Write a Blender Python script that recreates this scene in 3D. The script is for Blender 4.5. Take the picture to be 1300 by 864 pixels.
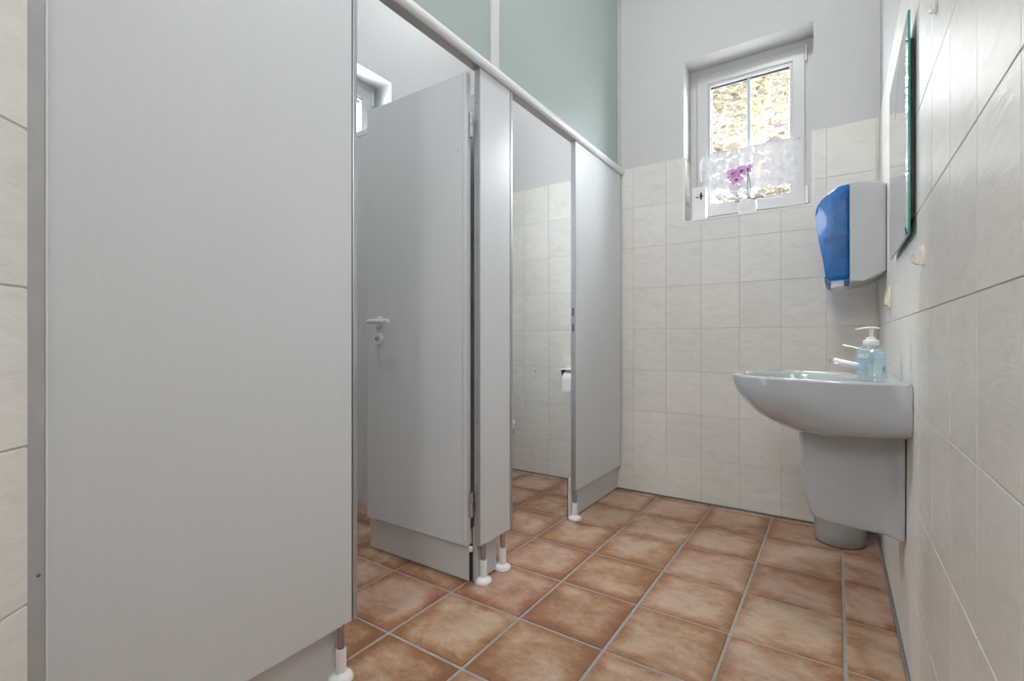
import bpy, bmesh, math, random
from mathutils import Vector, Matrix

for o in list(bpy.data.objects):
    bpy.data.objects.remove(o, do_unlink=True)
SC = bpy.context.scene
COL = SC.collection
PI = math.pi
random.seed(7)

# ------------------------------------------------------------------ camera
cam = bpy.data.cameras.new('camera')
cam.sensor_fit = 'HORIZONTAL'
cam.sensor_width = 36.0
cam.lens = 612.86 / 1300 * 36.0
cam.clip_start = 0.01
cam.clip_end = 200
camo = bpy.data.objects.new('camera', cam)
COL.objects.link(camo)
camo.location = (0, 0, 0.93)
camo.rotation_euler = (PI / 2, 0, 0.59181)
SC.camera = camo

# ------------------------------------------------------------------ world, exposure
W = bpy.data.worlds.new('sky')
SC.world = W
W.use_nodes = True
nt = W.node_tree
bg = nt.nodes['Background']
SKY_STRENGTH = 40.0
PASSAGE_FILL_STRENGTH = 50.0
STALL_FILL_STRENGTH = 46.0
PENDANT_FILL_STRENGTH = 31.0  # glow of the fill globe added behind the camera
bg.inputs['Strength'].default_value = SKY_STRENGTH
tc = nt.nodes.new('ShaderNodeTexCoord')
sx = nt.nodes.new('ShaderNodeSeparateXYZ')
rp = nt.nodes.new('ShaderNodeValToRGB')
nt.links.new(tc.outputs['Generated'], sx.inputs[0])
nt.links.new(sx.outputs['Z'], rp.inputs[0])
rp.color_ramp.elements[0].position = 0.0
rp.color_ramp.elements[0].color = (0.86, 0.90, 0.94, 1)
rp.color_ramp.elements[1].position = 0.8
rp.color_ramp.elements[1].color = (0.93, 0.97, 1.0, 1)
nt.links.new(rp.outputs[0], bg.inputs['Color'])

SC.view_settings.view_transform = 'Standard'
SC.view_settings.look = 'None'
SC.view_settings.exposure = 0.22
SC.view_settings.gamma = 1.0
SC.view_settings.use_curve_mapping = False
try:
    SC.cycles.use_denoising = True
    SC.cycles.max_bounces = 14
    SC.cycles.diffuse_bounces = 8
    SC.cycles.glossy_bounces = 6
    SC.cycles.transmission_bounces = 8
    SC.cycles.transparent_max_bounces = 16
    SC.cycles.caustics_reflective = False
    SC.cycles.caustics_refractive = False
    SC.cycles.sample_clamp_indirect = 6.0
except Exception:
    pass

# portals: sampling aids in the two window openings, they give no light of their own
def portal(name, loc, rot, w, h):
    l = bpy.data.lights.new(name, 'AREA')
    l.shape = 'RECTANGLE'
    l.size = w
    l.size_y = h
    l.cycles.is_portal = True
    o = bpy.data.objects.new(name, l)
    o.location = loc
    o.rotation_euler = rot
    COL.objects.link(o)
portal('window_portal', (-0.42, 3.16, 2.09), (-PI / 2, 0, 0), 0.64, 0.94)
portal('window_portal', (-2.60, 1.85, 2.09), (PI / 2, 0, -PI / 2), 0.52, 0.94)

# ------------------------------------------------------------------ numbers
YB, XR, XL, ZC = 2.90, 0.1685, -2.336, 3.6
XP = -1.12                       # front face of the cubicle partition
WX0, WX1, WZ0, WZ1 = -0.742, -0.098, 1.624, 2.561
W2Y0, W2Y1 = 1.60, 2.112

# ------------------------------------------------------------------ materials
def newmat(name):
    m = bpy.data.materials.new(name)
    m.use_nodes = True
    t = m.node_tree
    b = t.nodes['Principled BSDF']
    return m, t, b

def N(t, typ, **kw):
    n = t.nodes.new(typ)
    for k, v in kw.items():
        setattr(n, k, v)
    return n

def ramp(t, stops):
    n = t.nodes.new('ShaderNodeValToRGB')
    e = n.color_ramp.elements
    e[0].position, e[0].color = stops[0][0], (*stops[0][1], 1)
    e[1].position, e[1].color = stops[-1][0], (*stops[-1][1], 1)
    for p, c in stops[1:-1]:
        x = e.new(p)
        x.color = (*c, 1)
    return n

def coords(t, rnd=0.0, scale=(1, 1, 1), rot=(0, 0, 0)):
    tcn = N(t, 'ShaderNodeTexCoord')
    mp = N(t, 'ShaderNodeMapping')
    mp.inputs['Scale'].default_value = scale
    mp.inputs['Rotation'].default_value = rot
    t.links.new(tcn.outputs['Object'], mp.inputs['Vector'])
    if rnd:
        oi = N(t, 'ShaderNodeObjectInfo')
        cx = N(t, 'ShaderNodeCombineXYZ')
        for i, f in enumerate((rnd, rnd * 1.7, rnd * 0.6)):
            mu = N(t, 'ShaderNodeMath', operation='MULTIPLY')
            mu.inputs[1].default_value = f
            t.links.new(oi.outputs['Random'], mu.inputs[0])
            t.links.new(mu.outputs[0], cx.inputs[i])
        t.links.new(cx.outputs[0], mp.inputs['Location'])
    return mp.outputs['Vector']

def noise(t, vec, scale, detail=3, rough=0.5, dist=0.0):
    n = N(t, 'ShaderNodeTexNoise')
    n.inputs['Scale'].default_value = scale
    n.inputs['Detail'].default_value = detail
    n.inputs['Roughness'].default_value = rough
    n.inputs['Distortion'].default_value = dist
    t.links.new(vec, n.inputs['Vector'])
    return n.outputs['Fac']

def bump(t, b, h, strength, dist=0.002):
    n = N(t, 'ShaderNodeBump')
    n.inputs['Strength'].default_value = strength
    n.inputs['Distance'].default_value = dist
    t.links.new(h, n.inputs['Height'])
    t.links.new(n.outputs[0], b.inputs['Normal'])

def plain(name, col, rough=0.5, metal=0.0, var=0.03, scale=30, bmp=0.0, coat=0.0, stretch=(1, 1, 1)):
    m, t, b = newmat(name)
    v = coords(t, 0, stretch)
    f = noise(t, v, scale, 3)
    lo = tuple(max(0, c * (1 - var)) for c in col)
    hi = tuple(min(1, c * (1 + var)) for c in col)
    r = ramp(t, [(0.3, lo), (0.7, hi)])
    t.links.new(f, r.inputs[0])
    t.links.new(r.outputs[0], b.inputs['Base Color'])
    b.inputs['Roughness'].default_value = rough
    b.inputs['Metallic'].default_value = metal
    b.inputs['Coat Weight'].default_value = coat
    if bmp:
        bump(t, b, f, bmp)
    return m

M = {}
M['paint'] = plain('white_paint', (0.60, 0.60, 0.604), 0.75, var=0.012, scale=60, bmp=0.05)
M['ceiling'] = plain('ceiling_paint', (0.84, 0.84, 0.84), 0.8, var=0.01)
M['grout_wall'] = plain('wall_grout', (0.56, 0.55, 0.52), 0.85, var=0.05)
M['grout_floor'] = plain('floor_grout', (0.34, 0.325, 0.31), 0.9, var=0.10, scale=60, bmp=0.2)
M['silicone'] = plain('grey_silicone', (0.17, 0.18, 0.20), 0.5)
M['panel'] = plain('grey_laminate', (0.655, 0.682, 0.705), 0.30, var=0.012, scale=14, stretch=(6, 6, 0.6))
M['alu'] = plain('anodised_aluminium', (0.50, 0.51, 0.525), 0.33, metal=0.75, var=0.04, scale=20, stretch=(10, 10, 0.3))
M['alu_dark'] = plain('dark_aluminium_channel', (0.42, 0.43, 0.445), 0.42, metal=0.1, var=0.03)
M['rail'] = plain('rail_aluminium', (0.74, 0.74, 0.75), 0.38, metal=0.0, var=0.02, stretch=(10, 0.3, 10))
M['groove'] = plain('dark_groove', (0.09, 0.09, 0.095), 0.6)
M['steel'] = plain('steel_post', (0.42, 0.42, 0.42), 0.28, metal=0.9, var=0.03)
M['chrome'] = plain('chrome', (0.88, 0.88, 0.88), 0.06, metal=1.0, var=0.01)
M['white_plastic'] = plain('white_plastic', (0.80, 0.80, 0.80), 0.35, var=0.02)
M['pvc'] = plain('white_window_frame', (0.60, 0.60, 0.605), 0.28, var=0.01)
M['trim'] = plain('white_edge_trim', (0.86, 0.86, 0.85), 0.35, var=0.01)
M['porcelain'] = plain('pale_grey_porcelain', (0.43, 0.455, 0.475), 0.12, var=0.01, coat=0.6)
M['grey_plastic'] = plain('light_grey_plastic', (0.43, 0.435, 0.445), 0.42, var=0.01)
M['grey_relief'] = plain('grey_plastic_relief', (0.40, 0.405, 0.415), 0.38, var=0.01)
M['cream'] = plain('cream_plastic', (0.78, 0.71, 0.56), 0.35, var=0.03)
M['ivory'] = plain('ivory_plastic', (0.84, 0.77, 0.64), 0.25, var=0.03)
M['black'] = plain('black_plastic', (0.012, 0.012, 0.014), 0.4)
M['bin'] = plain('grey_white_bin', (0.44, 0.45, 0.46), 0.3, var=0.02)
M['paper'] = plain('white_paper', (0.86, 0.86, 0.86), 0.8, var=0.02, bmp=0.05)
M['soil'] = plain('bark_mix', (0.14, 0.09, 0.06), 0.9, var=0.4, bmp=0.5)
M['leaf'] = plain('orchid_leaf_green', (0.16, 0.27, 0.20), 0.35, var=0.15)
M['stem'] = plain('orchid_stem_green', (0.14, 0.18, 0.13), 0.5, var=0.15)
M['bud'] = plain('orchid_bud', (0.30, 0.14, 0.06), 0.5, var=0.3)
M['lip'] = plain('orchid_lip', (0.42, 0.10, 0.10), 0.5, var=0.5, scale=120)
M['muntin'] = plain('blue_grey_glazing_bar', (0.46, 0.53, 0.60), 0.4)
M['seal'] = plain('dark_glazing_seal', (0.10, 0.11, 0.13), 0.5)
M['grey_bar'] = plain('window_shadow_gap', (0.35, 0.35, 0.35), 0.6)
M['water_blue'] = plain('blue_print', (0.42, 0.64, 0.74), 0.35, var=0.2, scale=80)
M['teal_print'] = plain('teal_print', (0.05, 0.33, 0.34), 0.4, var=0.1)
M['white_print'] = plain('white_print', (0.72, 0.85, 0.86), 0.4, var=0.03)
M['trunk'] = plain('tree_bark', (0.10, 0.075, 0.04), 0.9, var=0.4, scale=12, bmp=0.6)
M['grass'] = plain('pale_gravel', (0.52, 0.51, 0.47), 0.95, var=0.4, scale=3)

def petal_mat():
    m, t, b = newmat('orchid_petal_violet')
    v = coords(t)
    f = noise(t, v, 90, 3)
    r = ramp(t, [(0.3, (0.50, 0.24, 0.55)), (0.7, (0.66, 0.42, 0.70))])
    t.links.new(f, r.inputs[0])
    t.links.new(r.outputs[0], b.inputs['Base Color'])
    b.inputs['Roughness'].default_value = 0.6
    tr = N(t, 'ShaderNodeBsdfTranslucent')
    t.links.new(r.outputs[0], tr.inputs['Color'])
    mx = N(t, 'ShaderNodeMixShader')
    mx.inputs[0].default_value = 0.25
    t.links.new(b.outputs[0], mx.inputs[1])
    t.links.new(tr.outputs[0], mx.inputs[2])
    t.links.new(mx.outputs[0], t.nodes['Material Output'].inputs['Surface'])
    return m
M['petal'] = petal_mat()

def foliage_mat(name, c1, c2):
    m, t, b = newmat(name)
    f = noise(t, coords(t), 4, 2)
    r = ramp(t, [(0.35, c1), (0.65, c2)])
    t.links.new(f, r.inputs[0])
    t.links.new(r.outputs[0], b.inputs['Base Color'])
    b.inputs['Roughness'].default_value = 0.7
    tr = N(t, 'ShaderNodeBsdfTranslucent')
    t.links.new(r.outputs[0], tr.inputs['Color'])
    mx = N(t, 'ShaderNodeMixShader')
    mx.inputs[0].default_value = 0.5
    t.links.new(b.outputs[0], mx.inputs[1])
    t.links.new(tr.outputs[0], mx.inputs[2])
    t.links.new(mx.outputs[0], t.nodes['Material Output'].inputs['Surface'])
    return m
M['foliage'] = foliage_mat('autumn_leaves', (0.044, 0.036, 0.019), (0.059, 0.053, 0.036))
M['foliage_b'] = foliage_mat('pale_leaves', (0.042, 0.042, 0.027), (0.059, 0.048, 0.036))
M['shrub'] = foliage_mat('shrub_leaves', (0.032, 0.023, 0.030), (0.051, 0.040, 0.021))

def tile_mat():
    m, t, b = newmat('beige_wall_tile')
    v = coords(t, 9.0, (1.0, 2.6, 1.0), (0, 0, math.radians(28)))
    f = noise(t, v, 9, 5, 0.6, 1.2)
    f2 = noise(t, coords(t, 5.0), 3, 2)
    r = ramp(t, [(0.25, (0.700, 0.680, 0.636)), (0.5, (0.77, 0.75, 0.705)), (0.8, (0.815, 0.797, 0.757))])
    t.links.new(f, r.inputs[0])
    oi = N(t, 'ShaderNodeObjectInfo')
    hs = N(t, 'ShaderNodeHueSaturation')
    mr = N(t, 'ShaderNodeMapRange')
    mr.inputs['To Min'].default_value = 0.97
    mr.inputs['To Max'].default_value = 1.03
    t.links.new(oi.outputs['Random'], mr.inputs['Value'])
    t.links.new(mr.outputs[0], hs.inputs['Value'])
    t.links.new(r.outputs[0], hs.inputs['Color'])
    t.links.new(hs.outputs[0], b.inputs['Base Color'])
    b.inputs['Roughness'].default_value = 0.34
    b.inputs['Specular IOR Level'].default_value = 0.2
    v3 = coords(t, 9.0, (1.0, 3.2, 1.0), (0, 0, math.radians(28)))
    f3 = noise(t, v3, 16, 4, 0.55, 0.8)
    ad = N(t, 'ShaderNodeMath', operation='ADD')
    t.links.new(f3, ad.inputs[0])
    t.links.new(f2, ad.inputs[1])
    bump(t, b, ad.outputs[0], 0.30, 0.0038)
    return m
M['tile'] = tile_mat()

def floor_mat():
    """handmade look: pale centre, rust coloured firing stains eating in from the tile's own edges"""
    m, t, b = newmat('terracotta_tile')
    L = t.links.new
    def math_(op, x, y=None, z=None):
        n = N(t, 'ShaderNodeMath', operation=op)
        for i, q in enumerate((x, y, z)):
            if q is None:
                continue
            if isinstance(q, (int, float)):
                n.inputs[i].default_value = q
            else:
                L(q, n.inputs[i])
        return n.outputs[0]
    v = coords(t, 13.0)
    big = noise(t, v, 6.0, 3, 0.55, 0.6)
    med = noise(t, coords(t, 21.0, (1, 1.8, 1)), 22, 6, 0.72, 0.6)
    fine = noise(t, v, 120, 3, 0.6)
    oi = N(t, 'ShaderNodeObjectInfo')
    rnd = oi.outputs['Random']
    rnd2 = math_('FRACT', math_('MULTIPLY', rnd, 7.31))
    tcn = N(t, 'ShaderNodeTexCoord')
    sp = N(t, 'ShaderNodeSeparateXYZ')
    L(tcn.outputs['Object'], sp.inputs[0])
    edge = math_('MAXIMUM', math_('ABSOLUTE', sp.outputs['X']), math_('ABSOLUTE', sp.outputs['Y']))
    mr = N(t, 'ShaderNodeMapRange', interpolation_type='SMOOTHSTEP')
    mr.inputs['From Min'].default_value = 0.085
    mr.inputs['From Max'].default_value = 0.158
    L(edge, mr.inputs['Value'])
    # stain = edge closeness pushed by broad and streaky noise, with its own level per tile
    st = math_('MULTIPLY', mr.outputs[0], 0.42)
    st = math_('MULTIPLY_ADD', big, 1.30, st)
    st = math_('MULTIPLY_ADD', med, 0.95, st)
    st = math_('MULTIPLY_ADD', rnd, 0.26, st)
    st = math_('ADD', st, -0.83)
    r = ramp(t, [(0.18, (0.500, 0.360, 0.285)), (0.40, (0.440, 0.290, 0.212)), (0.60, (0.370, 0.205, 0.130)), (0.80, (0.290, 0.128, 0.066)), (1.0, (0.225, 0.092, 0.045))])
    L(st, r.inputs[0])
    hs = N(t, 'ShaderNodeHueSaturation')
    hr = N(t, 'ShaderNodeMapRange')
    hr.inputs['To Min'].default_value = 0.494
    hr.inputs['To Max'].default_value = 0.512
    L(rnd2, hr.inputs['Value'])
    L(hr.outputs[0], hs.inputs['Hue'])
    vr = N(t, 'ShaderNodeMapRange')
    vr.inputs['From Min'].default_value = 0.3
    vr.inputs['From Max'].default_value = 0.7
    vr.inputs['To Min'].default_value = 0.94
    vr.inputs['To Max'].default_value = 1.05
    L(fine, vr.inputs['Value'])
    L(vr.outputs[0], hs.inputs['Value'])
    L(r.outputs[0], hs.inputs['Color'])
    L(hs.outputs[0], b.inputs['Base Color'])
    b.inputs['Roughness'].default_value = 0.42
    bump(t, b, med, 0.10, 0.002)
    return m
M['floor_tile'] = floor_mat()

def shader_mix(name, fac, build_a, build_b):
    m, t, b = newmat(name)
    t.nodes.remove(b)
    mx = N(t, 'ShaderNodeMixShader')
    mx.inputs[0].default_value = fac
    t.links.new(build_a(t), mx.inputs[1])
    t.links.new(build_b(t), mx.inputs[2])
    t.links.new(mx.outputs[0], t.nodes['Material Output'].inputs['Surface'])
    return m, t, mx

def sh(typ, color, rough=None):
    def f(t):
        n = N(t, typ)
        n.inputs['Color'].default_value = (*color, 1)
        if rough is not None and 'Roughness' in n.inputs:
            n.inputs['Roughness'].default_value = rough
        return n.outputs[0]
    return f

def pane_mat(name, tint, base=0.04):
    m, t, mx = shader_mix(name, 0.1, sh('ShaderNodeBsdfTransparent', tint), sh('ShaderNodeBsdfGlossy', (1, 1, 1), 0.02))
    lw = N(t, 'ShaderNodeLayerWeight')            # Schlick reflectance, the same from both sides
    lw.inputs['Blend'].default_value = 0.5
    p5 = N(t, 'ShaderNodeMath', operation='POWER')
    p5.inputs[1].default_value = 5.0
    t.links.new(lw.outputs['Facing'], p5.inputs[0])
    ma = N(t, 'ShaderNodeMath', operation='MULTIPLY_ADD')
    ma.inputs[1].default_value = 0.96
    ma.inputs[2].default_value = base
    t.links.new(p5.outputs[0], ma.inputs[0])
    t.links.new(ma.outputs[0], mx.inputs[0])
    return m
M['pane'] = pane_mat('window_glass', (0.97, 0.98, 0.98))

def frosted():
    m, t, b = newmat('frosted_green_glass')
    f = noise(t, coords(t), 2.0, 2)
    r = ramp(t, [(0.3, (0.50, 0.565, 0.545)), (0.7, (0.52, 0.58, 0.56))])
    t.links.new(f, r.inputs[0])
    t.links.new(r.outputs[0], b.inputs['Base Color'])
    b.inputs['Roughness'].default_value = 0.28
    tr = N(t, 'ShaderNodeBsdfTranslucent')
    t.links.new(r.outputs[0], tr.inputs['Color'])
    mx = N(t, 'ShaderNodeMixShader')
    mx.inputs[0].default_value = 0.45
    t.links.new(b.outputs[0], mx.inputs[1])
    t.links.new(tr.outputs[0], mx.inputs[2])
    t.links.new(mx.outputs[0], t.nodes['Material Output'].inputs['Surface'])
    return m
M['frosted'] = frosted()

def lace():
    m, t, b = newmat('sheer_lace')
    b.inputs['Base Color'].default_value = (0.80, 0.80, 0.83, 1)
    b.inputs['Roughness'].default_value = 0.9
    tr = N(t, 'ShaderNodeBsdfTranslucent')
    tr.inputs['Color'].default_value = (0.10, 0.105, 0.115, 1)
    m1 = N(t, 'ShaderNodeMixShader')
    m1.inputs[0].default_value = 0.13
    t.links.new(b.outputs[0], m1.inputs[1])
    t.links.new(tr.outputs[0], m1.inputs[2])
    tp = N(t, 'ShaderNodeBsdfTransparent')
    m2 = N(t, 'ShaderNodeMixShader')
    f = noise(t, coords(t), 26, 4, 0.7)
    r = ramp(t, [(0.36, (0.72, 0.72, 0.72)), (0.58, (0.97, 0.97, 0.97))])
    t.links.new(f, r.inputs[0])
    t.links.new(r.outputs[0], m2.inputs[0])
    t.links.new(tp.outputs[0], m2.inputs[1])
    t.links.new(m1.outputs[0], m2.inputs[2])
    t.links.new(m2.outputs[0], t.nodes['Material Output'].inputs['Surface'])
    return m
M['lace'] = lace()

def clear_plastic(name, tint, body, fac, rough=0.08, bw=0.5):
    """tinted see-through plastic: part passes straight through, part is a glossy body colour"""
    m, t, b = newmat(name)
    b.inputs['Base Color'].default_value = (*body, 1)
    b.inputs['Roughness'].default_value = rough
    b.inputs['Coat Weight'].default_value = 0.5
    tp = N(t, 'ShaderNodeBsdfTransparent')
    tp.inputs['Color'].default_value = (*tint, 1)
    mx = N(t, 'ShaderNodeMixShader')
    f = noise(t, coords(t), 12, 2)
    r = ramp(t, [(0.3, (fac * 0.97,) * 3), (0.7, (min(1, fac * 1.03),) * 3)])
    t.links.new(f, r.inputs[0])
    t.links.new(r.outputs[0], mx.inputs[0])
    t.links.new(tp.outputs[0], mx.inputs[1])
    t.links.new(b.outputs[0], mx.inputs[2])
    t.links.new(mx.outputs[0], t.nodes['Material Output'].inputs['Surface'])
    return m
M['blue_clear'] = clear_plastic('clear_blue_plastic', (0.03, 0.47, 0.90), (0.004, 0.215, 0.54), 0.32, 0.22)
M['soap'] = clear_plastic('pale_blue_soap_bottle', (0.93, 0.97, 0.985), (0.70, 0.80, 0.84), 0.22, 0.08)
M['clear'] = clear_plastic('clear_plastic_hook', (0.95, 0.95, 0.95), (0.8, 0.8, 0.8), 0.35, 0.05)
M['navy'] = plain('dark_blue_mechanism', (0.02, 0.05, 0.13), 0.4)
M['midblue'] = plain('pale_mechanism', (0.17, 0.25, 0.34), 0.4)
M['mirror'] = plain('mirror_silver', (0.80, 0.82, 0.81), 0.015, metal=1.0, var=0.004)
M['glass_edge'] = plain('green_glass_edge', (0.03, 0.26, 0.22), 0.12, var=0.2)
M['bevel'] = plain('bevelled_mirror_facet', (0.86, 0.90, 0.89), 0.03, metal=1.0, var=0.01)

def emis(name, col, s):
    m, t, b = newmat(name)
    b.inputs['Base Color'].default_value = (0.9, 0.9, 0.9, 1)
    b.inputs['Emission Color'].default_value = (*col, 1)
    b.inputs['Emission Strength'].default_value = s
    return m
M['lamp'] = emis('opal_fill_glass', (0.985, 0.99, 1.0), PASSAGE_FILL_STRENGTH)
M['pendant_fill'] = emis('opal_pendant_fill', (0.985, 0.99, 1.0), PENDANT_FILL_STRENGTH)
M['far_stall_fill'] = emis('opal_fill_glass_far', (0.985, 0.99, 1.0), STALL_FILL_STRENGTH * 0.55)
M['stall_fill'] = emis('opal_fill_glass_small', (0.985, 0.99, 1.0), STALL_FILL_STRENGTH)

# ------------------------------------------------------------------ mesh helpers
def obj(name, bm, mat, parent=None, smooth=False, angle=None):
    me = bpy.data.meshes.new(name)
    bmesh.ops.recalc_face_normals(bm, faces=bm.faces[:])
    bm.to_mesh(me)
    bm.free()
    if isinstance(mat, (list, tuple)):
        for x in mat:
            me.materials.append(x)
    else:
        me.materials.append(mat)
    if smooth:
        for p in me.polygons:
            p.use_smooth = True
        if angle:
            try:
                me.set_sharp_from_angle(angle=math.radians(angle))
            except Exception:
                pass
    o = bpy.data.objects.new(name, me)
    COL.objects.link(o)
    if parent is not None:
        o.parent = parent
    return o

def weighted(o):
    o.modifiers.new('weighted_normals', 'WEIGHTED_NORMAL').keep_sharp = True
    return o

def rebase(o, loc):
    """move the object's origin without moving its geometry"""
    o.data.transform(Matrix.Translation(-Vector(loc)))
    o.location = loc
    return o

def tag(o, label=None, cat=None, group=None, kind=None):
    if label:
        o['label'] = label
    if cat:
        o['category'] = cat
    if group:
        o['group'] = group
    if kind:
        o['kind'] = kind
    return o

def empty(name, loc, label, cat, group=None, rz=0):
    o = bpy.data.objects.new(name, None)
    o.empty_display_size = 0.05
    o.location = loc
    o.rotation_euler = (0, 0, rz)
    COL.objects.link(o)
    return tag(o, label, cat, group)

def box(bm, x0, x1, y0, y1, z0, z1, bev=0.0, seg=1, mi=0):
    r = bmesh.ops.create_cube(bm, size=1.0)
    vs = r['verts']
    for v in vs:
        v.co = Vector(((x0 + x1) / 2 + v.co.x * (x1 - x0), (y0 + y1) / 2 + v.co.y * (y1 - y0), (z0 + z1) / 2 + v.co.z * (z1 - z0)))
    fs = list({f for v in vs for f in v.link_faces})
    for f in fs:
        f.material_index = mi
    if bev:
        es = list({e for v in vs for e in v.link_edges})
        bmesh.ops.bevel(bm, geom=vs + es, offset=bev, segments=seg, profile=0.5, affect='EDGES')
    return bm

def bx(*a, **k):
    return box(bmesh.new(), *a, **k)

def lathe(bm, prof, cx=0, cy=0, cz=0, n=32, sx_=1, sy_=1, cap=True):
    rings = []
    for r, z in prof:
        rings.append([bm.verts.new((cx + sx_ * r * math.cos(2 * PI * i / n), cy + sy_ * r * math.sin(2 * PI * i / n), cz + z)) for i in range(n)])
    for a, b in zip(rings, rings[1:]):
        for i in range(n):
            bm.faces.new((a[i], a[(i + 1) % n], b[(i + 1) % n], b[i]))
    if cap:
        if prof[0][0] > 1e-6:
            bm.faces.new(rings[0])
        if prof[-1][0] > 1e-6:
            bm.faces.new(rings[-1])
    return bm

def tube(bm, pts, rad, n=12, flat=1.0, up=None):
    """swept tube; rad is a number or one per point; flat squeezes the local second axis"""
    pts = [Vector(p) for p in pts]
    if not isinstance(rad, (list, tuple)):
        rad = [rad] * len(pts)
    rings = []
    ref = Vector(up) if up else None
    for i, p in enumerate(pts):
        d = (pts[min(i + 1, len(pts) - 1)] - pts[max(i - 1, 0)]).normalized()
        u = ref if ref else (Vector((0, 0, 1)) if abs(d.z) < 0.9 else Vector((1, 0, 0)))
        s = d.cross(u).normalized()
        w = s.cross(d).normalized()
        rings.append([bm.verts.new(p + s * rad[i] * math.cos(2 * PI * k / n) + w * rad[i] * flat * math.sin(2 * PI * k / n)) for k in range(n)])
    for a, b in zip(rings, rings[1:]):
        for k in range(n):
            bm.faces.new((a[k], a[(k + 1) % n], b[(k + 1) % n], b[k]))
    bm.faces.new(rings[0])
    bm.faces.new(rings[-1])
    return bm

def prism(bm, outline, axis, a, b, bev=0.0, seg=2):
    """extrude a 2D outline along x, y or z from a to b"""
    def P(p, t):
        if axis == 'y':
            return (p[0], t, p[1])
        if axis == 'x':
            return (t, p[0], p[1])
        return (p[0], p[1], t)
    va = [bm.verts.new(P(p, a)) for p in outline]
    vb = [bm.verts.new(P(p, b)) for p in outline]
    n = len(outline)
    fa = bm.faces.new(va)
    fb = bm.faces.new(vb)
    for i in range(n):
        bm.faces.new((va[i], va[(i + 1) % n], vb[(i + 1) % n], vb[i]))
    if bev:
        es = list(set(fa.edges) | set(fb.edges))
        bmesh.ops.bevel(bm, geom=es, offset=bev, segments=seg, profile=0.5, affect='EDGES')
    return bm

def catmull(pts, k=6):
    out = []
    P = [Vector(p) for p in pts]
    for i in range(len(P) - 1):
        p0, p1, p2, p3 = P[max(i - 1, 0)], P[i], P[i + 1], P[min(i + 2, len(P) - 1)]
        for j in range(k):
            t = j / k
            out.append(0.5 * ((2 * p1) + (-p0 + p2) * t + (2 * p0 - 5 * p1 + 4 * p2 - p3) * t * t + (-p0 + 3 * p1 - 3 * p2 + p3) * t ** 3))
    out.append(P[-1])
    return out

def interp(x, tab):
    if x <= tab[0][0]:
        return tab[0][1]
    for (a, b), (c, d) in zip(tab, tab[1:]):
        if x <= c:
            return b + (d - b) * (x - a) / (c - a)
    return tab[-1][1]

# ------------------------------------------------------------------ tiles: every tile an object of its own
TILE_CACHE = {}
def tile_mesh(name, poly, thick, mat, bev):
    key = (name, tuple((round(a, 3), round(b, 3)) for a, b in poly))
    if key in TILE_CACHE:
        return TILE_CACHE[key]
    bm = bmesh.new()
    lo = [bm.verts.new((a, b, -thick)) for a, b in poly]
    mid = [bm.verts.new((a, b, -bev)) for a, b in poly]
    # inset ring
    n = len(poly)
    top = []
    area = sum(poly[i][0] * poly[(i + 1) % n][1] - poly[(i + 1) % n][0] * poly[i][1] for i in range(n))
    sgn = 1 if area > 0 else -1
    for i in range(n):
        p0, p1, p2 = Vector(poly[i - 1]), Vector(poly[i]), Vector(poly[(i + 1) % n])
        d1, d2 = (p1 - p0).normalized(), (p2 - p1).normalized()
        n1, n2 = Vector((-d1.y, d1.x)) * sgn, Vector((-d2.y, d2.x)) * sgn
        q = p1 + (n1 + n2) * bev
        top.append(bm.verts.new((q.x, q.y, 0)))
    for i in range(n):
        j = (i + 1) % n
        bm.faces.new((lo[i], lo[j], mid[j], mid[i]))
        bm.faces.new((mid[i], mid[j], top[j], top[i]))
    bm.faces.new(top)
    bmesh.ops.recalc_face_normals(bm, faces=bm.faces[:])
    me = bpy.data.meshes.new(name)
    bm.to_mesh(me)
    bm.free()
    me.materials.append(mat)
    TILE_CACHE[key] = me
    return me

def lay_tiles(parent, org, U, V, us, vs, hole=None, gap=0.0022, thick=0.005, mat=None, bev=0.0009, tilt=0.0012, name='tile', lift=0.0):
    """org + u*U + v*V; hole=(u0,u1,v0,v1) is cut out of the tiles it meets"""
    U, V, org = Vector(U), Vector(V), Vector(org)
    Nn = U.cross(V)
    R = Matrix((U, V, Nn)).transposed().to_4x4()
    h = gap / 2
    for u0, u1 in zip(us, us[1:]):
        for v0, v1 in zip(vs, vs[1:]):
            a0, a1, b0, b1 = u0 + h, u1 - h, v0 + h, v1 - h
            if a1 - a0 < 0.006 or b1 - b0 < 0.006:
                continue
            poly = [(a0, b0), (a1, b0), (a1, b1), (a0, b1)]
            if hole:
                p, q, r, s = hole
                if a0 < q and a1 > p and b0 < s and b1 > r:
                    cl, cr, cb, ct = a0 < p - .004, a1 > q + .004, b0 < r - .004, b1 > s + .004
                    if not (cl or cr or cb or ct):
                        continue
                    if cb and cl and not cr and not ct:
                        poly = [(a0, b0), (a1, b0), (a1, r), (p, r), (p, b1), (a0, b1)]
                    elif cb and cr and not cl and not ct:
                        poly = [(a0, b0), (a1, b0), (a1, b1), (q, b1), (q, r), (a0, r)]
                    elif cb and not ct:
                        poly = [(a0, b0), (a1, b0), (a1, r), (a0, r)]
                    elif cl:
                        poly = [(a0, b0), (p, b0), (p, b1), (a0, b1)]
                    elif cr:
                        poly = [(q, b0), (a1, b0), (a1, b1), (q, b1)]
            cu, cv = (u0 + u1) / 2, (v0 + v1) / 2
            rel = [(x - cu, y - cv) for x, y in poly]
            o = bpy.data.objects.new(name, tile_mesh(name, rel, thick, mat, bev))
            T = Matrix.Rotation(random.uniform(-tilt, tilt), 4, 'X') @ Matrix.Rotation(random.uniform(-tilt, tilt), 4, 'Y')
            o.matrix_world = Matrix.Translation(org + U * cu + V * cv + Nn * lift) @ R @ T
            COL.objects.link(o)
            o.parent = parent

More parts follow.
